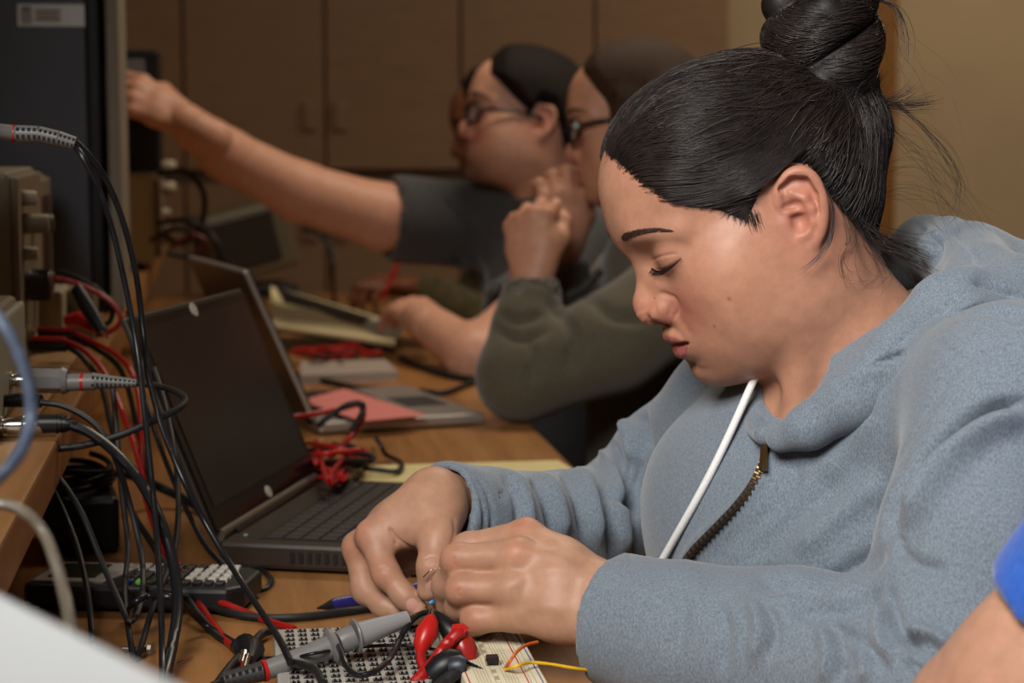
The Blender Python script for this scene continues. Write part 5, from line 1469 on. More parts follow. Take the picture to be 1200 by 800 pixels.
# --- man reaching across (grey T-shirt, dark hair, glasses)
MSK = (208, 156, 130)
MR = head_frame(10, -8, 2); MS = 1.02; MO = P(627, 144, 3.46) - MR @ np.array([0, .072, 0]) * MS
ml = lambda p: (np.asarray(p, float) - MO) @ MR / MS
man = thing('person', tuple(P(640, 420, 3.55) * np.array([1, 1, 0]) + np.array([0, 0, .47])), 'man in grey T-shirt and black glasses reaching his arm to the shelf', 'person')
mf = head_field(.0028, ([(-.018, 0, -.040), ml(P(650, 235, 3.54)), ml(P(655, 290, 3.55))], [.054, .060, .085], []), jaw=1.02, lower=.004, lo=(-.14, -.10, -.26), hi=(.14, .10, .15))
V1, Q1 = mf.mesh(1); C1 = head_colors(V1, MSK, (150, 84, 78), (190, 104, 90))
bw_ = np.clip(1.3 * np.exp(-(((V1[:, 0] - .07) / .045) ** 2 + (V1[:, 1] / .055) ** 2 + ((V1[:, 2] + .088) / .030) ** 2)), 0, .75)[:, None]
bw_ = np.maximum(bw_, np.clip(1.2 * np.exp(-(((V1[:, 0] - .10) / .03) ** 2 + (V1[:, 1] / .028) ** 2 + ((V1[:, 2] + .046) / .008) ** 2)), 0, .8)[:, None])
C1 = C1 * (1 - bw_) + np.array(lin((64, 42, 33))[:3]) * bw_
mSR, mSL = P(552, 264, 3.62), P(700, 300, 3.42)
mE, mW = P(351, 225, 3.52), P(216, 143, 3.40)
mEL, mWL = P(556, 418, 3.20), P(492, 372, 3.36)
af = field_around([mSR, mE, mW], .08, .005)
af.chain([mSR, P(447, 254, 3.57), mE, P(264, 180, 3.45), mW], [.062, .059, .052, .044, .034], .03)
V2, Q2 = af.mesh(2)
HV2 = simple_hand(.0030, mW, P(150, 106, 3.38) - mW, _u * .6 - _f * .8, (30, 55, 40), 1.12, MSK)
bf2 = field_around([mSL, mEL, mWL], .09, .005)
bf2.chain([mSL, mEL], [.055, .045], .02); bf2.chain([mEL, mWL], [.045, .032], .02)
V4, Q4 = bf2.mesh(2)
HV4 = simple_hand(.0034, mWL, P(470, 352, 3.48) - mWL, _u - _f * .5, (20, 30, 20), 1.0, MSK)
V_, Q_, C_ = join_meshes([(place(V1, MO, MR, MS), Q1, C1), (V2, Q2, skin_colors(V2, MSK)), HV2, (V4, Q4, skin_colors(V4, MSK)), HV4])
mbody = mesh_object('body', V_, Q_, SKIN, man, colors=C_)
brows_and_lashes(MO, MR, MS, mbody, 2.4)
TSH = cloth_mat('grey_tshirt', (60, 60, 61), (82, 82, 82), 300, 1200, .15)
ts_ = Field(P(640, 380, 3.55) - np.array([.42, .36, .48]), P(640, 380, 3.55) + np.array([.36, .36, .36]), .006)
MT = frame(-_r * .90 - _f * .25, np.array([0, 0, 1.0]))
ts_.ell(P(650, 430, 3.58), (.135, .195, .36), .03, rot=MT)
ts_.chain([P(655, 285, 3.56), P(600, 262, 3.62), mSR], [.095, .085, .074], .05)
ts_.chain([P(655, 290, 3.55), P(690, 300, 3.46), mSL], [.090, .080, .070], .05)
ts_.chain([mSR, P(472, 257, 3.582)], [.076, .080], .02)
ts_.chain([mSL, P(618, 365, 3.31)], [.070, .072], .02)
ts_.cone(P(440, 253, 3.565), P(505, 259, 3.597), .066, .067, .004, 'sub')
ts_.cone(P(560, 420, 3.20), P(620, 362, 3.31), .056, .058, .004, 'sub')
ts_.chain([P(645, 215, 3.54), P(655, 262, 3.55)], [.066, .072], .01, 'sub')
ts_.half(P(457, 256, 3.574), P(440, 253, 3.565) - P(490, 257, 3.590))
shirt_trim_bench(ts_)
V_, Q_ = ts_.mesh(2)
V_ = crease(V_, Q_, [([(470, 215), (478, 250), (472, 285)], 3, .005), ([(530, 300), (545, 330), (540, 365)], 7, .012), ([(560, 290), (580, 320), (575, 360)], 7, -.010), ([(520, 230), (545, 262), (560, 300)], 6, .010)])
mesh_object('t_shirt', V_, Q_, TSH, man)
mh = head_field(.0032, ([(-.018, 0, -.040), (-.03, 0, -.06)], [.05, .05], []), ears=None, lo=(-.13, -.10, -.08), hi=(.13, .10, .16))
def short_hair(f, front_z, front_x, th, low_back=-.05, side=.02):
    sl, x, y, z = f.sub(f.lo, f.lo + f.h * f.n)
    X = np.stack(np.broadcast_arrays(x, y, z), -1).reshape(-1, 3); x_, z_ = X[:, 0], X[:, 2]
    fr_ = np.interp(z_, [-.02, side, side + .02, front_z, .15], [.012, .018, .045, front_x, front_x - .01])
    low = np.interp(x_, [-.10, -.06, -.03, .0, .02], [low_back, low_back + .01, .03, .035, -.015])
    g = np.minimum(fr_ - x_, z_ - low).reshape(f.F.shape).astype(np.float32)
    f.F -= (.001 + th * np.clip(g / .02, 0, 1)).astype(np.float32)
    f.F[...] = np.maximum(f.F, -g)
short_hair(mh, .075, .086, .014)
V_, Q_ = mh.mesh(1)
mhair = mesh_object('hair', place(V_, MO, MR, MS), Q_, mat('brown_black_hair', (24, 17, 14), rough=.75, spec=.25, noise=(160, .5), bump=(220, .5, .004)), man)
GLM = mat('black_frame', (18, 17, 17), rough=.3)
LENS = mat('lens_glass', (236, 232, 226), rough=.03, spec=.5, alpha=.18)
def glasses(O, R, S, label, parent_loc, hm=None):
    g = thing('eyeglasses', parent_loc, label, 'glasses')
    for s_ in (1, -1):
        c = np.array([.1075, .034 * s_, .004])
        loop = [c + np.array([-.012 * abs(math.cos(a)) * (1 if math.cos(a) * s_ > 0 else 0), .027 * math.cos(a), .0195 * math.sin(a) * (1 + .1 * math.cos(2 * a))]) for a in np.linspace(0, 2 * math.pi, 33)]
        MB().tube(place(loop, O, R, S), .0030 * S, 8).build('rim', GLM, g, smooth=True)
        V = place(np.vstack([[c + np.array([-.003, 0, 0])], loop[:-1]]), O, R, S)
        mesh_object('lens', V, [(0, i + 1, (i + 1) % 32 + 1) for i in range(32)], LENS, g)
        MB().tube(place(spline([(.097, .060 * s_, .010), (.060, .078 * s_, .012), (.010, .080 * s_, .014), (-.015, .078 * s_, .004)], 6), O, R, S), .0030 * S, 8).build('temple_arm', GLM, g, smooth=True)
        MB().lathe([(0, .004 * S), (.003 * S, .004 * S)], place([(.097, .0620 * s_, .010)], O, R, S)[0], R[:, 1] * s_, 10).build('hinge', hm or CHROME, g)
    MB().tube(place(spline([(.111, .008, .010), (.114, 0, .012), (.111, -.008, .010)], 4), O, R, S), .0028 * S, 8).build('bridge', GLM, g, smooth=True)
    return g
glasses(MO, MR, MS, 'thick black eyeglasses worn by the man in the grey T-shirt', tuple(MO))

# --- second woman between the man and the foreground woman (olive jacket, long fair-brown hair)
SSK = (190, 138, 110)
SR = head_frame(-4, 6, 0); SS = .96; SO = P(752, 146, 2.84) - SR @ np.array([0, .070, 0]) * SS
sl_ = lambda p: (np.asarray(p, float) - SO) @ SR / SS
wom2 = thing('person', tuple(P(780, 520, 2.90) * np.array([1, 1, 0]) + np.array([0, 0, .47])), 'woman in olive jacket with hands raised to her chin, half hidden', 'person')
f2 = head_field(.0030, ([(-.018, 0, -.040), sl_(P(775, 260, 2.88)), sl_(P(785, 320, 2.90))], [.048, .052, .075], []), lo=(-.14, -.10, -.24), hi=(.14, .10, .15))
V1, Q1 = f2.mesh(1); C1 = head_colors(V1, SSK, (170, 98, 90), (200, 126, 108))
sEL, sWL = P(612, 440, 2.70), P(624, 322, 2.74)
sER, sWR = P(668, 420, 2.96), P(658, 292, 2.93)
HA = simple_hand(.0028, sWL, P(618, 250, 2.75) - sWL, -_f * .8 - _r * .3, (60, 75, 50), .95, SSK)
HB = simple_hand(.0028, sWR, P(662, 175, 2.90) - sWR, -_f * .9 + _r * .2, (45, 60, 40), .95, SSK)
V_, Q_, C_ = join_meshes([(place(V1, SO, SR, SS), Q1, C1), HA, HB])
brows_and_lashes(SO, SR, SS, mesh_object('body', V_, Q_, SKIN, wom2, colors=C_))
OLIVE = cloth_mat('olive_jacket', (74, 68, 55), (94, 87, 71), 350, 1300, .15)
of = Field(P(740, 430, 2.86) - np.array([.34, .34, .40]), P(740, 430, 2.86) + np.array([.36, .36, .30]), .006)
ST = frame(-_r * .88 - _f * .45, np.array([-.15, 0, 1.0]))
of.ell(P(800, 500, 2.92), (.125, .185, .34), .03, rot=ST)
sSL, sSR = P(815, 335, 2.74), P(745, 335, 3.04)
of.chain([P(790, 310, 2.90), sSL], [.085, .070], .05); of.chain([P(785, 315, 2.91), sSR], [.08, .066], .05)
of.chain([sSL, P(720, 400, 2.70), sEL], [.072, .068, .062], .03)
of.chain([sEL, P(618, 385, 2.72), P(623, 345, 2.735)], [.060, .050, .042], .015)
of.chain([sSR, sER], [.066, .058], .02); of.chain([sER, P(660, 320, 2.935)], [.055, .040], .015)
of.cone(P(623, 320, 2.74), P(620, 372, 2.725), .033, .034, .004, 'sub')
of.cone(P(658, 285, 2.93), P(661, 340, 2.938), .032, .033, .004, 'sub')
of.chain([P(772, 240, 2.88), P(782, 300, 2.895)], [.056, .060], .01, 'sub')
shirt_trim_bench(of)
V_, Q_ = of.mesh(2)
V_ = crease(V_, Q_, [([(585, 365), (605, 375), (640, 368)], 5, .007), ([(582, 385), (610, 398), (645, 385)], 5, .007), ([(620, 395), (625, 425), (618, 450)], 5, .008), ([(640, 350), (670, 390), (665, 440)], 8, .010), ([(680, 340), (720, 370), (770, 370)], 8, .010), ([(700, 320), (670, 335), (650, 345)], 6, .010)])
jk = mesh_object('jacket', V_, Q_, OLIVE, wom2)
MB().tube([P(703, 318, 2.72), P(685, 338, 2.70), P(665, 348, 2.70)], .006, 6).build('pocket_edge', mat('olive_dark', (30, 29, 24), rough=.9), jk, smooth=True)
hx = head_field(.0032, ([(-.018, 0, -.040), (-.03, 0, -.06)], [.05, .05], []), ears=None, lo=(-.16, -.115, -.24), hi=(.13, .115, .16))
def long_hair(f):
    sl, x, y, z = f.sub(f.lo, f.lo + f.h * f.n)
    X = np.stack(np.broadcast_arrays(x, y, z), -1).reshape(-1, 3); x_, z_ = X[:, 0], X[:, 2]
    fr_ = np.interp(z_, [-.03, .03, .06, .095, .15], [.030, .040, .062, .080, .07])
    g = np.minimum(fr_ - x_, z_ + .05).reshape(f.F.shape).astype(np.float32)
    f.F -= (.002 + .012 * np.clip(g / .02, 0, 1)).astype(np.float32)
    f.F[...] = np.maximum(f.F, -g)
long_hair(hx)
hx.chain([(.020, .070, .03), (.028, .078, -.05), (.030, .070, -.13), (.020, .060, -.20)], [.022, .024, .022, .012], .02, sym=True)
hx.chain([(-.05, .060, .03), (-.06, .062, -.06), (-.05, .055, -.16)], [.035, .034, .022], .02, sym=True)
V_, Q_ = hx.mesh(1)
mesh_object('hair', place(V_, SO, SR, SS), Q_, mat('fair_brown_hair', (56, 38, 25), rough=.7, spec=.25, stretch=(3, 3, .6), noise=(90, .45), bump=(260, .4, .003)), wom2)
glasses(SO, SR, SS, 'dark eyeglasses worn by the woman in the olive jacket', tuple(SO), BEZEL)

# --- person beyond the man: only hands with a pen, a sleeve and dark hair show
FSK = (122, 78, 54)
fO = P(592, 154, 4.30); FR = head_frame(6, 10, 0)
per4 = thing('person', tuple(P(600, 380, 4.35) * np.array([1, 1, 0]) + np.array([0, 0, .47])), 'dark-haired person beyond the man, mostly hidden, brown hands on the bench', 'person')
f4 = head_field(.0040, ([(-.018, 0, -.040), (-.03, 0, -.15), (-.03, 0, -.22)], [.052, .056, .08], []), lo=(-.14, -.10, -.24), hi=(.14, .10, .15))
V1, Q1 = f4.mesh(1)
fW = P(492, 338, 4.20); fW2 = P(498, 352, 4.32)
HA = simple_hand(.0034, fW, P(448, 330, 4.16) - fW, _u + _r * .2, (30, 45, 35), 1.05, FSK)
HB = simple_hand(.0034, fW2, P(460, 372, 4.20) - fW2, _u, (25, 40, 30), 1.05, FSK)
V_, Q_, C_ = join_meshes([(place(V1, fO, FR, 1.04), Q1, head_colors(V1, FSK, (110, 60, 52), (124, 74, 54))), HA, HB])
brows_and_lashes(fO, FR, 1.04, mesh_object('body', V_, Q_, SKIN, per4, colors=C_))
cf = Field(P(600, 380, 4.35) - np.array([.36, .36, .44]), P(600, 380, 4.35) + np.array([.34, .34, .36]), .008)
cf.ell(P(620, 420, 4.42), (.13, .19, .34), .03, rot=MT)
cf.chain([P(610, 290, 4.38), P(640, 320, 4.22), P(575, 385, 4.16), fW], [.085, .070, .058, .040], .03)
cf.chain([P(600, 290, 4.40), P(580, 310, 4.55), P(545, 370, 4.42), fW2], [.085, .070, .058, .040], .03)
cf.chain([fO - np.array([0, 0, .10]), fO - np.array([0, 0, .2])], [.06, .066], .01, 'sub')
cf.half(P(488, 340, 4.20), fW - P(575, 385, 4.16))
shirt_trim_bench(cf)
V_, Q_ = cf.mesh(2)
mesh_object('shirt', V_, Q_, cloth_mat('mottled_shirt', (58, 52, 36), (96, 88, 60), 60, 300, .1), per4)
h4 = head_field(.0040, ([(-.018, 0, -.040), (-.03, 0, -.06)], [.05, .05], []), ears=None, lo=(-.13, -.10, -.10), hi=(.14, .10, .16))
short_hair(h4, .08, .078, .016, -.06, -.02)
h4.chain([(.020, .066, -.04), (.060, .040, -.085), (.090, 0, -.100)], [.012, .016, .018], .015, sym=True)
V_, Q_ = h4.mesh(1)
mesh_object('hair', place(V_, fO, FR, 1.04), Q_, MATS['brown_black_hair'], per4)
pn = thing('pen', tuple(P(470, 330, 4.14)), 'red pen held in the brown hand beyond the man', 'pen')
MB().lathe([(0, .0012), (.01, .005), (.11, .005), (.125, .0035)], P(447, 352, 4.12), P(468, 305, 4.14) - P(447, 352, 4.12), 10).build('barrel', REDP, pn, smooth=True)
MB().lathe([(.100, .0056), (.126, .0050), (.130, .002)], P(447, 352, 4.12), P(468, 305, 4.14) - P(447, 352, 4.12), 10).build('cap', CHROME, pn, smooth=True)

# --- neighbour at the right edge: bare forearm below a blue sleeve
per5 = thing('person', tuple(P(1620, 700, 1.13) * np.array([1, 1, 0]) + np.array([0, 0, .47])), 'bare arm with bright blue short sleeve at the lower right edge', 'person')
nS, nE, nW = P(1440, 545, 1.06), P(1218, 806, 1.11), P(1085, 905, 1.17)
nf = field_around([nS, nE, nW, P(1040, 900, 1.22)], .08, .004)
nf.chain([nS, nE], [.056, .047], .02); nf.chain([nE, (nE + nW) / 2, nW], [.047, .044, .030], .03)
V1, Q1 = nf.mesh(2)
HN = simple_hand(.0030, nW, P(1010, 950, 1.22) - nW, _u, (15, 25, 20), 1.0, (208, 156, 128))
n5 = head_field(.005, ([(-.018, 0, -.040), (-.03, 0, -.12), (-.03, 0, -.20)], [.052, .056, .08], []), lo=(-.14, -.10, -.24), hi=(.14, .10, .15))
V3, Q3 = n5.mesh(1); NR = head_frame(10, 15, 0); NO = P(1720, 40, 1.08)
V_, Q_, C_ = join_meshes([(V1, Q1, skin_colors(V1, (188, 142, 118))), HN, (place(V3, NO, NR, 1.02), Q3, head_colors(V3, (206, 154, 128), (166, 98, 90), (198, 122, 106)))])
brows_and_lashes(NO, NR, 1.02, mesh_object('body', V_, Q_, SKIN, per5, colors=C_))
bt = Field(P(1560, 650, 1.13) - np.array([.36, .34, .42]), P(1560, 650, 1.13) + np.array([.30, .34, .36]), .0055)
bt.ell(P(1620, 760, 1.14), (.125, .185, .30), .03, rot=frame(-_r - _f * .1, (0, 0, 1.0)))
bt.chain([P(1640, 440, 1.12), nS], [.085, .072], .05); bt.cone(nS, P(1262, 758, 1.10), .070, .064, .02)
bt.chain([P(1640, 440, 1.12), P(1640, 500, 1.34)], [.085, .072], .05)
bt.cone(P(1218, 806, 1.11), P(1310, 700, 1.09), .049, .051, .004, 'sub')
bt.chain([P(1700, 250, 1.09), P(1690, 330, 1.10)], [.060, .064], .01, 'sub')
bt.half(P(1266, 752, 1.10), nE - nS)
shirt_trim_bench(bt)
V_, Q_ = bt.mesh(6)
mesh_object('t_shirt', V_, Q_, cloth_mat('blue_tshirt', (36, 84, 176), (52, 104, 200), 400, 1500, .15), per5)
mh5 = head_field(.005, ([(-.018, 0, -.040), (-.03, 0, -.06)], [.05, .05], []), ears=None, lo=(-.13, -.10, -.08), hi=(.13, .10, .16))
short_hair(mh5, .085, .072, .012)
V_, Q_ = mh5.mesh(1)
mesh_object('hair', place(V_, NO, NR, 1.02), Q_, MATS['brown_black_hair'], per5)
# ------------------------------------------------------------------ leads, probes and clips
def C3(pts):
    """(px, py, depth) or ('b', px, py, height above bench) -> world points"""
    out = []
    for p in pts:
        if isinstance(p, np.ndarray): out.append(p)
        elif p[0] == 'b': out.append(G(p[1], p[2], ZB + p[3]))
        else: out.append(P(*p))
    return np.array(out)
def lead(name, pts, r, m, label, cat='cable', group=None, parent=None, per=8, n=8):
    w = C3(pts)
    if parent is None:
        o = MB().tube(spline(w, per), r, n).build(name, m, None, smooth=True)
        return tag(o, label, cat, group)
    return MB().tube(spline(w, per), r, n).build(name, m, parent, smooth=True)
def boot(a, b, ra, rb, t, m, segs=8, holes=True):
    """ribbed strain relief from a to b with cut-outs"""
    a, b = np.array(a, float), np.array(b, float)
    o = MB().tube([a, a * .5 + b * .5, b], [ra, (ra + rb) / 2, rb], 14).build('strain_relief', m, t, smooth=True)
    if holes:
        d = (b - a) / np.linalg.norm(b - a); L_ = np.linalg.norm(b - a)
        side = np.cross(d, -_f); side /= np.linalg.norm(side); fr_ = np.cross(side, d); fr_ = fr_ * (-1 if fr_ @ _f > 0 else 1)
        M0 = np.stack([d, side, fr_], 1)
        for i in range(segs):
            for s_ in (-1, 1):
                u = (i + .5) / segs; rr = ra + (rb - ra) * u
                c = a + d * L_ * u + side * rr * .42 * s_ + fr_ * rr * .86
                M = Matrix(M0.tolist()).to_4x4(); M.translation = Vector(c)
                MB().box((0, 0, 0), (L_ / segs * .55, rr * .42, rr * .25), M).build('cut_out', HOLEM, o)
    return o
HOLEM = mat('cut_out_dark', (26, 26, 28), rough=.8)
PROBEG = mat('probe_grey', (120, 118, 116), rough=.42)
CABB = mat('cable_black', (24, 25, 29), rough=.32, spec=.5)
CABM_ = mat('cable_matt', (26, 25, 25), rough=.55)

# upper twin probe plug, coming in at the left edge
t = thing('probe_plug', tuple(P(20, 156, 1.62)), 'grey probe plug with red ring and twin black leads, top left', 'probe')
MB().tube(C3([(-40, 152, 1.60), (0, 154, 1.61), (16, 156, 1.615)]), [.0062, .0064, .0066], 14).build('grip', PROBEG, t, smooth=True)
MB().tube(C3([(14, 156, 1.615), (18, 156.3, 1.615)]), .0070, 14).build('colour_ring', REDP, t, smooth=True)
pb_ = C3([(19, 156.5, 1.616), (45, 157, 1.617), (68, 162, 1.618), (88, 168, 1.62)])
for i in range(3):
    boot(pb_[i], pb_[i + 1], (.0070, .0066, .0062)[i], (.0066, .0062, .0054)[i], t, PROBEG, 4)
lead('lead', [pb_[3] + _u * .002, (106, 184, 1.625), (126, 214, 1.635), (145, 262, 1.65), (160, 325, 1.66), (168, 390, 1.66), (174, 440, 1.64), (190, 500, 1.62), (214, 560, 1.60), (245, 620, 1.60), (285, 685, 1.56), ('b', 325, 745, .035), ('b', 340, 775, .032)], .0026, CABB, None, parent=t)
lead('lead', [pb_[3] - _u * .002, (98, 186, 1.615), (116, 222, 1.62), (132, 270, 1.625), (147, 335, 1.63), (160, 405, 1.63), (168, 470, 1.61), (176, 545, 1.58), (183, 620, 1.55), (188, 700, 1.50), (190, 770, 1.46), ('b', 188, 830, .003)], .0024, CABB, None, parent=t)
# middle probe connector in the counter's socket
t = thing('probe_connector', tuple(SOCK1), 'grey hexagonal probe connector plugged into the counter, thin black lead looping back', 'probe')
a = SOCK1 + np.array([.014, 0, 0])
MB().cyl(a, P(74, 446, 1.70), .0112, .0108, 6).build('hex_body', PROBEG, t, .001)
MB().cyl(P(74, 446, 1.70), P(80, 446, 1.70), .0120, .0100, 18).build('collar', PROBEG, t, smooth=True)
MB().tube(C3([(78, 448, 1.70), (112, 447, 1.70)]), [.0076, .0072], 14).build('grip', PROBEG, t, smooth=True)
MB().tube(C3([(95, 447.5, 1.70), (98.5, 447.5, 1.70)]), .0078, 14).build('colour_ring', REDP, t, smooth=True)
boot(P(108, 446, 1.70), P(160, 449, 1.70), .0072, .0034, t, PROBEG, 10)
lead('lead', [(158, 449, 1.70), (180, 451, 1.695), (205, 458, 1.685), (217, 468, 1.67), (210, 478, 1.65), (180, 493, 1.63), (140, 510, 1.62), (95, 522, 1.62), (45, 527, 1.62), (5, 524, 1.63), (-40, 520, 1.64)], .0030, CABM_, None, parent=t)
# black banana plug
t = thing('banana_plug', tuple(SOCK3), 'black banana plug under the grey probe connector, lead drooping to the bench', 'plug')
MB().tube([SOCK3 + np.array([-.004, 0, 0]), SOCK3 + np.array([.012, 0, .001]), P(48, 470, 1.64)], [.0048, .0060, .0056], 14).build('sleeve', RUBBER, t, smooth=True)
lead('lead', [(47, 471, 1.64), (75, 476, 1.64), (105, 492, 1.64), (125, 515, 1.64), (140, 550, 1.64), (152, 590, 1.65), (164, 640, 1.64), (168, 680, 1.60), (162, 715, 1.56), (152, 728, 1.53), (142, 710, 1.55), (120, 660, 1.58), (95, 600, 1.60), (65, 555, 1.63), (35, 532, 1.65), (5, 520, 1.66)], .0026, CABM_, None, parent=t)
# lower socket: thick lead
t = thing('coax_lead', tuple(SOCK2), 'thick black coaxial lead from the lowest silver socket down to the bench', 'cable')
MB().tube([SOCK2 + np.array([.016, 0, 0]), P(34, 497, 1.62)], .0078, 16).build('connector', CHROME, t, smooth=True)
MB().tube(C3([(32, 497, 1.62), (70, 496, 1.62), (82, 497, 1.62)]), [.0082, .0074, .0056], 14).build('strain_relief', RUBBER, t, smooth=True)
for k in range(3): MB().tube(C3([(66 + 5 * k, 496.5, 1.62), (68.5 + 5 * k, 496.5, 1.62)]), .0082 - .0006 * k, 14).build('rib', RUBBER, t, smooth=True)
lead('lead', [(80, 497, 1.62), (105, 507, 1.615), (135, 530, 1.605), (165, 565, 1.59), (188, 610, 1.57), (203, 660, 1.55), (208, 710, 1.52), (202, 755, 1.48), ('b', 192, 800, .0045), ('b', 184, 840, .0045)], .0044, CABB, None, parent=t)
# other black leads hanging in front of the shelf edge
lead('black_lead', [(25, 522, 1.66), (45, 545, 1.66), (70, 590, 1.65), (90, 640, 1.62), (102, 690, 1.58), (108, 745, 1.54), ('b', 110, 800, .003)], .0026, CABM_, 'black lead hanging straight down past the calculator screen', 'cable')
lead('black_lead', [(132, 450, 1.75), (138, 520, 1.74), (143, 580, 1.72), (150, 640, 1.70), (146, 690, 1.60), (152, 745, 1.52), ('b', 160, 772, .003), (178, 715, 1.55), (205, 640, 1.62), (208, 560, 1.68), (195, 480, 1.75), (180, 430, 1.82), (166, 395, 1.92)], .0024, CABM_, 'black lead looping down to the bench in front of the calculator', 'cable')
lead('black_lead', [(150, 365, 2.05), (160, 430, 1.98), (180, 500, 1.92), (200, 555, 1.86), (225, 610, 1.80), (250, 650, 1.74), ('b', 300, 690, .003), ('b', 318, 680, .003), ('b', 300, 664, .003), ('b', 272, 655, .003)], .0026, CABB, 'black lead running down along the laptop lid to the bench', 'cable')
lead('mains_cable', [('b', 40, 560, .05), ('b', 76, 553, .05), ('b', 140, 554, .045), ('b', 190, 572, .02), ('b', 240, 600, .004), ('b', 262, 640, .004), ('b', 268, 652, .004)], .0050, CABM_, 'thick black mains cable running from under the shelf to the laptop', 'cable')
lead('mains_cable', [('b', 150, 690, .030), ('b', 185, 692, .028), ('b', 235, 706, .010), ('b', 290, 722, .004), ('b', 350, 723, .004), ('b', 430, 713, .004), ('b', 480, 705, .004)], .0034, CABM_, 'black cable lying across the bench in front of the calculator towards the pen', 'cable')
lead('black_lead', [('b', 148, 722, .004), (156, 708, 1.55), (175, 698, 1.555), (205, 702, 1.55), ('b', 245, 735, .006), ('b', 290, 762, .005), ('b', 330, 786, .004), ('b', 352, 800, .004)], .0030, CABB, 'black lead curving from the hanging loops to the trainer board', 'cable')
# pairs of banana plugs with red and black leads
G4 = 'red and black banana leads'
for k, (x0, y0, d0, lab) in enumerate(((40, 402, 2.02, 'red and black double banana plug on the shelf, nearer pair'), (48, 391, 2.10, 'red and black double banana plug on the shelf, pair behind'))):
    t = thing('banana_lead_pair', tuple(P(x0, y0, d0)), lab, 'cable', G4)
    MB().tube(C3([(x0 - 6, y0 + 3, d0), (x0 + 38, y0 + 4, d0)]), .0056, 12).build('black_plug', RUBBER, t, smooth=True)
    MB().tube(C3([(x0 - 4, y0 - 5, d0), (x0 + 36, y0 - 4, d0)]), .0032, 12).build('red_plug', REDP, t, smooth=True)
    if k == 0:
        lead('red_lead', [(x0 + 36, y0 - 3, d0), (98, 410, 2.0), (122, 436, 1.97), (140, 475, 1.94), (155, 515, 1.90), (168, 560, 1.86), (182, 610, 1.80), (205, 655, 1.74), (230, 690, 1.66), ('b', 300, 722, .004), ('b', 345, 737, .004)], .0029, REDW, None, parent=t)
        lead('black_lead', [(x0 + 38, y0 + 4, d0), (96, 418, 1.99), (118, 450, 1.97), (128, 490, 1.95), (140, 540, 1.92), (150, 590, 1.88), (180, 640, 1.78), (205, 680, 1.68), ('b', 250, 740, .004), ('b', 285, 760, .005)], .0029, CABM_, None, parent=t)
    else:
        lead('red_lead', [(x0 + 38, y0 - 2, d0), (105, 398, 2.08), (140, 418, 2.05), (158, 445, 2.02), (165, 490, 1.98), (166, 530, 1.95), (170, 580, 1.90), (190, 640, 1.80), (215, 680, 1.70), ('b', 258, 742, .004), ('b', 278, 762, .005)], .0029, REDW, None, parent=t)
        lead('black_lead', [(x0 + 38, y0 + 5, d0), (104, 404, 2.08), (135, 425, 2.05), (150, 455, 2.02), (160, 500, 1.98), (172, 545, 1.94), (182, 600, 1.88), (200, 650, 1.78), ('b', 240, 714, .004)], .0029, CABM_, None, parent=t)
# red loop with clips on the shelf
t = thing('clip_lead', tuple(P(100, 392, 2.10)), 'red test lead arching over the shelf edge beside a black clip', 'cable')
lead('red_lead', [(40, 324, 2.12), (70, 327, 2.12), (100, 336, 2.12), (128, 352, 2.12), (141, 370, 2.12), (138, 382, 2.12), (125, 390, 2.12), (112, 393, 2.12)], .0029, REDW, None, parent=t)
lead('black_lead', [(70, 318, 2.20), (90, 325, 2.18), (115, 340, 2.16), (131, 358, 2.15), (130, 374, 2.15), (122, 382, 2.15)], .0029, CABM_, None, parent=t)
MB().tube(C3([(76, 376, 2.14), (92, 374, 2.14), (112, 386, 2.13)]), [.006, .0095, .005], 10).build('red_clip', REDP, t, smooth=True)
t = thing('test_clip', tuple(P(110, 370, 2.06)), 'black test clip leaning against the power module', 'clip')
MB().tube(C3([(90, 338, 2.07), (104, 362, 2.06), (120, 388, 2.05)]), [.007, .0085, .0062], 10).build('handle', RUBBER, t, smooth=True)
MB().tube(C3([(118, 384, 2.05), (126, 396, 2.05)]), [.0030, .0012], 8).build('jaw', CHROME, t, smooth=True)
# loose leads near the scope at the back of the shelf
for k, (pp, lab) in enumerate((([(186, 205, 3.50), (215, 200, 3.46), (238, 225, 3.44), (236, 262, 3.44), (215, 285, 3.44), (190, 275, 3.46)], 'dark lead looping beside the oscilloscope, upper loop'),
                               ([(186, 262, 3.44), (215, 258, 3.42), (240, 268, 3.42), (258, 292, 3.42), (262, 330, 3.44)], 'dark lead drooping off the shelf below the man\'s arm'),
                               ([(176, 282, 3.40), (205, 268, 3.40), (232, 278, 3.40), (225, 300, 3.40), (195, 296, 3.40)], 'dark lead coiled on the shelf in front of the oscilloscope'),
                               ([('b', 392, 352, .005), (390, 320, 4.3), (388, 295, 4.3), (375, 275, 4.32), (355, 268, 4.36)], 'dark lead rising behind the tilted bench meter'))):
    lead('dark_lead', pp, .0050, CABM_, lab, 'cable', 'dark leads at the back of the shelf')
lead('dark_lead', [(200, 290, 3.38), (225, 276, 3.36), (240, 282, 3.36), (228, 296, 3.36)], .0040, mat('dark_red_wire', (96, 26, 22), rough=.5), 'dark red lead on the shelf by the oscilloscope', 'cable')
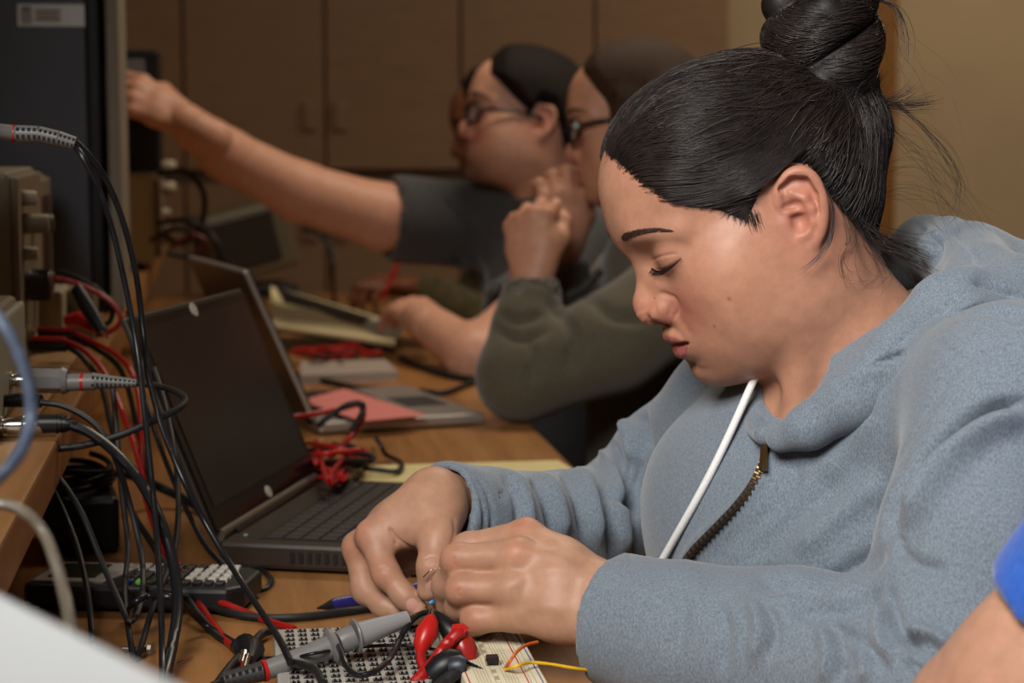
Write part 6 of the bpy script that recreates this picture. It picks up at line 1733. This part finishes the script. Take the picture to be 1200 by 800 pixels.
# red and black tangle between the laptops
rng2 = random.Random(5)
def tangle(name, cx, cy, rx, ry, hz, n, r, mats_, label, grp):
    for k in range(n):
        pts = []; a0 = rng2.uniform(0, 6.28); m = 9
        for i in range(m):
            a = a0 + i * rng2.uniform(.6, 1.5)
            pts.append(G(cx + rx * math.cos(a) * rng2.uniform(.35, 1.1), cy + ry * math.sin(a) * rng2.uniform(.3, 1.1), ZB + .004 + rng2.uniform(0, hz)))
        o = MB().tube(spline(pts, 8), r, 8).build(name, mats_[k % len(mats_)], None, smooth=True)
        tag(o, label[k % len(label)], 'cable', grp)
tangle('test_lead', 388, 540, 40, 28, .05, 4, .0030, [REDW], ['red test lead in the tangle behind the black laptop'], 'red tangled leads behind the laptop')
tangle('test_lead', 395, 540, 44, 22, .05, 2, .0030, [CABM_], ['black test lead in the tangle behind the black laptop'], 'black tangled leads behind the laptop')
lead('test_lead', [(338, 490, 2.30), (372, 484, 2.32), (402, 478, 2.34), (420, 474, 2.34), (426, 486, 2.33), (416, 506, 2.32), (402, 520, 2.32), (388, 535, 2.32)], .0034, REDW, 'red lead arching up from the tangle over the silver laptop edge', 'cable')
lead('test_lead', [(372, 500, 2.30), (388, 486, 2.30), (408, 474, 2.31), (424, 473, 2.31), (424, 484, 2.31), (412, 504, 2.30)], .0034, CABM_, 'black lead arching up from the tangle beside the silver laptop', 'cable')
lead('test_lead', [('b', 440, 512, .012), ('b', 447, 522, .030), ('b', 452, 532, .008), ('b', 470, 542, .012), ('b', 465, 552, .014), ('b', 440, 550, .016), ('b', 400, 545, .02), ('b', 365, 556, .01)], .0030, CABM_, 'black lead ending on the yellow legal pad', 'cable')
tangle('test_lead', 392, 412, 50, 9, .025, 4, .0034, [REDW, CABM_, REDW], ['lead in the bundle lying in front of the notebook'], 'leads in front of the notebook')
lead('black_lead', [('b', 470, 420, .005), ('b', 500, 432, .005), ('b', 535, 442, .005), ('b', 575, 446, .005)], .0060, CABM_, 'black cable beside the elbow of the man', 'cable')
lead('black_lead', [('b', 492, 458, .005), ('b', 520, 460, .005), ('b', 548, 450, .005), ('b', 575, 440, .005)], .0045, CABM_, 'black cable behind the silver laptop near the olive sleeve', 'cable')
lead('black_lead', [('b', 345, 440, .005), ('b', 380, 446, .005), ('b', 412, 453, .005), ('b', 440, 456, .005)], .0045, CABM_, 'short black cable between the pale case and the silver laptop', 'cable')
# ---- oscilloscope probe across the trainer
t = thing('oscilloscope_probe', tuple(P(370, 765, 1.42)), 'grey oscilloscope probe lying across the trainer board with black ground lead', 'probe')
pp = C3([(262, 797, 1.395), (308, 786, 1.402), (312, 785, 1.403), (365, 766, 1.413), (385, 758, 1.418), (393, 755, 1.42), (397, 753, 1.42), (404, 750, 1.422), (416, 745, 1.424), (420, 744, 1.425), (478, 724, 1.44), (484, 722, 1.442)])
MB().tube(pp[2:5], [.0070, .0078, .0086], 16).build('handle', PROBEG, t, smooth=True)
MB().tube([pp[4], pp[4] * .6 + pp[5] * .4, pp[5]], [.0100, .0132, .0126], 18).build('finger_guard', PROBEG, t, smooth=True)
MB().tube([pp[5], pp[6]], [.0050, .0050], 12).build('metal_neck', CHROME, t, smooth=True)
MB().tube(pp[6:9], [.0080, .0092, .0086], 16).build('ring', PROBEG, t, smooth=True)
MB().tube([pp[8], pp[8] * .5 + pp[9] * .5, pp[9]], [.0120, .0126, .0100], 18).build('second_guard', PROBEG, t, smooth=True)
MB().tube([pp[9], pp[10]], [.0094, .0056], 18).build('hook_sleeve', mat('probe_light_grey', (142, 142, 142), rough=.35), t, smooth=True)
MB().tube([pp[10], P(492, 718, 1.455)], [.0030, .0010], 8).build('hook_tip', CHROME, t, smooth=True)
MB().tube([pp[1], pp[2]], .0080, 16).build('colour_ring', REDP, t, smooth=True)
boot(pp[1], pp[0], .0074, .0058, t, mat('dark_relief', (58, 56, 55), rough=.5), 6)
lead('cable', [(262, 797, 1.395), (245, 806, 1.385), (220, 825, 1.37)], .0030, CABM_, None, parent=t)
lead('ground_lead', [(396, 755, 1.412), (402, 770, 1.385), (408, 783, 1.372), (420, 791, 1.365), (440, 786, 1.370), (458, 770, 1.395), (468, 750, 1.425), (478, 733, 1.435), (490, 721, 1.445), (503, 717, 1.45), (512, 720, 1.452)], .0022, CABB, None, parent=t)
# black clip at the end of the ground lead
t = thing('alligator_clip', tuple(P(525, 735, 1.45)), 'black insulated alligator clip beside the red clips under the fingertips', 'clip')
MB().tube(C3([(510, 719, 1.452), (518, 728, 1.447), (530, 742, 1.44), (534, 748, 1.438)]), [.0030, .0056, .0080, .0060], 12).build('boot', RUBBER, t, smooth=True)
# red clip upright, red clip crossing with plug
t = thing('alligator_clip', tuple(P(498, 745, 1.425)), 'red alligator clip standing upright under the fingertips, red lead below', 'clip')
MB().tube(C3([(505, 721, 1.432), (505, 728, 1.430), (500, 742, 1.425), (494, 756, 1.42), (493, 764, 1.418)]), [.0032, .0058, .0085, .0062, .0036], 14).build('boot', REDP, t, smooth=True)
MB().tube(C3([(505, 722, 1.432), (506, 714, 1.436)]), [.0026, .0014], 8).build('jaw', CHROME, t, smooth=True)
lead('red_lead', [(493, 763, 1.418), (494, 775, 1.412), (500, 788, 1.405), (508, 806, 1.395)], .0038, REDW, None, parent=t)
t = thing('alligator_clip', tuple(P(542, 755, 1.41)), 'translucent red alligator clip with bent red lead above the breadboard', 'clip')
MB().tube(C3([(538, 742, 1.412), (540, 752, 1.41), (545, 764, 1.408), (548, 776, 1.405)]), [.0070, .0092, .0095, .0070], 14).build('boot', mat('red_translucent', (176, 44, 36), rough=.25, trans=.25), t, smooth=True)
MB().tube(C3([(533, 739, 1.408), (541, 738, 1.405), (544, 741, 1.405)]), .0050, 12).build('collar', REDP, t, smooth=True)
lead('red_lead', [(541, 740, 1.403), (534, 744, 1.400), (522, 757, 1.397), (508, 776, 1.392), (490, 796, 1.385), (478, 810, 1.38)], .0046, REDW, None, parent=t)
# dark clip assembly in front of it
t = thing('alligator_clip', tuple(P(525, 785, 1.38)), 'bulky black clip in front of the red clips at the bottom edge', 'clip')
MB().tube(C3([(505, 792, 1.385), (516, 784, 1.385), (530, 776, 1.388), (540, 775, 1.39)]), [.0080, .0105, .0110, .0085], 14).build('boot', RUBBER, t, smooth=True)
MB().tube(C3([(530, 782, 1.378), (540, 781, 1.376), (545, 782, 1.376)]), [.0080, .0086, .0070], 14).build('end_cap', mat('blue_black', (44, 48, 60), rough=.4), t, smooth=True)
lead('lead', [(542, 783, 1.375), (532, 790, 1.37), (518, 800, 1.365), (505, 812, 1.36)], .0046, CABM_, None, parent=t)
# thin black jumper over the board and coloured jumper wires
lead('jumper_wire', [(330, 775, 1.42), (370, 765, 1.40), (420, 758, 1.44), (470, 756, 1.435), (505, 760, 1.425), (530, 768, 1.40), (552, 778, 1.385), (566, 785, 1.378)], .0013, CABB, 'thin black jumper wire crossing the trainer board to the breadboard', 'wire')
lead('jumper_wire', [('b', 592, 783, .031), (598, 774, 1.36), (607, 762, 1.375), (618, 755, 1.39), (630, 752, 1.40)], .0012, mat('orange_wire', (206, 96, 30), rough=.4), 'orange jumper wire rising from the breadboard', 'wire')
lead('jumper_wire', [('b', 592, 784, .031), (606, 780, 1.36), (622, 776, 1.375), (645, 778, 1.38), (675, 783, 1.385), (700, 786, 1.40)], .0012, mat('yellow_wire', (226, 180, 40), rough=.4), 'yellow jumper wire running right from the breadboard', 'wire')
# resistor between the fingers
t = thing('resistor', tuple(P(506, 706, 1.478)), 'tiny blue resistor with wire legs held between the fingertips', 'resistor')
MB().lathe([(0, .0008), (.0006, .0016), (.0020, .0014), (.0034, .0016), (.004, .0008)], P(503, 707, 1.468), _r * .8 + _u * .5, 12).build('body', mat('resistor_blue', (46, 140, 206), rough=.35), t, smooth=True)
MB().tube(C3([(503, 707, 1.468), (498, 712, 1.466)]), .0004, 6).build('wire_leg', CHROME, t)
MB().tube(C3([(508, 704, 1.468), (512, 701, 1.468)]), .0004, 6).build('wire_leg', CHROME, t)
t = thing('wire_clipping', tuple(P(503, 668, 1.456)), 'short bright wire leg resting on the right thumb', 'wire')
MB().tube(C3([(496, 676, 1.459), (502, 670, 1.457), (506, 667, 1.457), (510, 666, 1.458)]), .0005, 6).build('wire', CHROME, t, smooth=True)
# dark clip with steel jaw lying left of the trainer
t = thing('alligator_clip', tuple(G(288, 770, ZB)), 'dark alligator clip with steel jaws lying left of the trainer board', 'clip')
MB().tube(C3([('b', 278, 758, .008), ('b', 287, 757, .012), ('b', 295, 762, .010), ('b', 292, 775, .008)]), [.0060, .0100, .0100, .0050], 12).build('boot', RUBBER, t, smooth=True)
MB().tube(C3([('b', 286, 764, .016), ('b', 283, 776, .012), ('b', 284, 785, .006)]), [.0030, .0026, .0012], 8).build('jaw', CHROME, t, smooth=True)
MB().tube(C3([('b', 290, 768, .016), ('b', 287, 780, .012), ('b', 284, 786, .006)]), [.0024, .0020, .0010], 8).build('jaw', CHROME, t, smooth=True)
lead('red_lead', [('b', 284, 786, .006), ('b', 274, 792, .006), ('b', 262, 800, .006), ('b', 250, 815, .006)], .0040, REDW, None, parent=t)
lead('lead', [('b', 280, 770, .008), ('b', 268, 784, .006), ('b', 256, 800, .006)], .0036, CABM_, None, parent=t)
lead('black_lead', [('b', 298, 770, .004), ('b', 315, 771, .004), ('b', 340, 768, .025)], .0014, CABB, 'thin black lead from the dark clip to the trainer board', 'cable')
lead('black_lead', [('b', 322, 738, .006), ('b', 308, 742, .006), ('b', 298, 752, .006), ('b', 292, 758, .008)], .0034, CABM_, 'short black lead joining the dark clip behind the probe', 'cable')
lead('black_lead', [('b', 340, 776, .028), ('b', 355, 779, .030), ('b', 370, 786, .030), ('b', 378, 800, .030)], .0030, CABM_, 'black lead curling on the near left of the trainer board', 'cable')
# small bolt and scraps
t = thing('bolt', tuple(G(160, 762, ZB)), 'small steel bolt lying on the bench in front of the calculator', 'bolt')
ba, bb_ = G(144, 760, ZB + .004), G(174, 761, ZB + .004)
MB().tube([ba, bb_], .0022, 10).build('shank', STEEL, t, smooth=True)
MB().tube([bb_, bb_ + (bb_ - ba) / np.linalg.norm(bb_ - ba) * .003], .0055, 10).build('head', STEEL, t)
lead('wire_scrap', [('b', 208, 776, .002), ('b', 216, 772, .003), ('b', 225, 769, .002)], .0006, mat('copper_red', (150, 66, 36), rough=.5), 'copper-red scrap of wire on the bench', 'wire')
# leads close to the camera, out of focus
lead('blue_lead', [(-150, 425, 1.60), (-190, 360, 1.45), (-170, 310, 1.2), (-100, 296, .98), (-45, 320, .91), (0, 375, .90), (22, 415, .90), (34, 455, .90), (36, 490, .90), (26, 525, .89), (0, 558, .88), (-60, 610, .87), (-150, 720, .86), (-260, 798, .855)], .0030, mat('blue_grey_cable', (80, 92, 112), rough=.4), 'blurred pale blue cable arching at the left edge', 'cable')
lead('grey_lead', [(-330, 748, .99), (-240, 715, .99), (-130, 625, .985), (-60, 590, .98), (0, 590, .98), (28, 600, .98), (50, 622, .98), (64, 655, .97), (74, 690, .96), (82, 730, .94), (86, 780, .93), (88, 860, .92), (94, 1000, .92), (104, 1120, .93), (150, 1158, .93)], .0030, mat('grey_clear_cable', (112, 104, 90), rough=.35), 'blurred grey cable curving down at the left edge', 'cable')
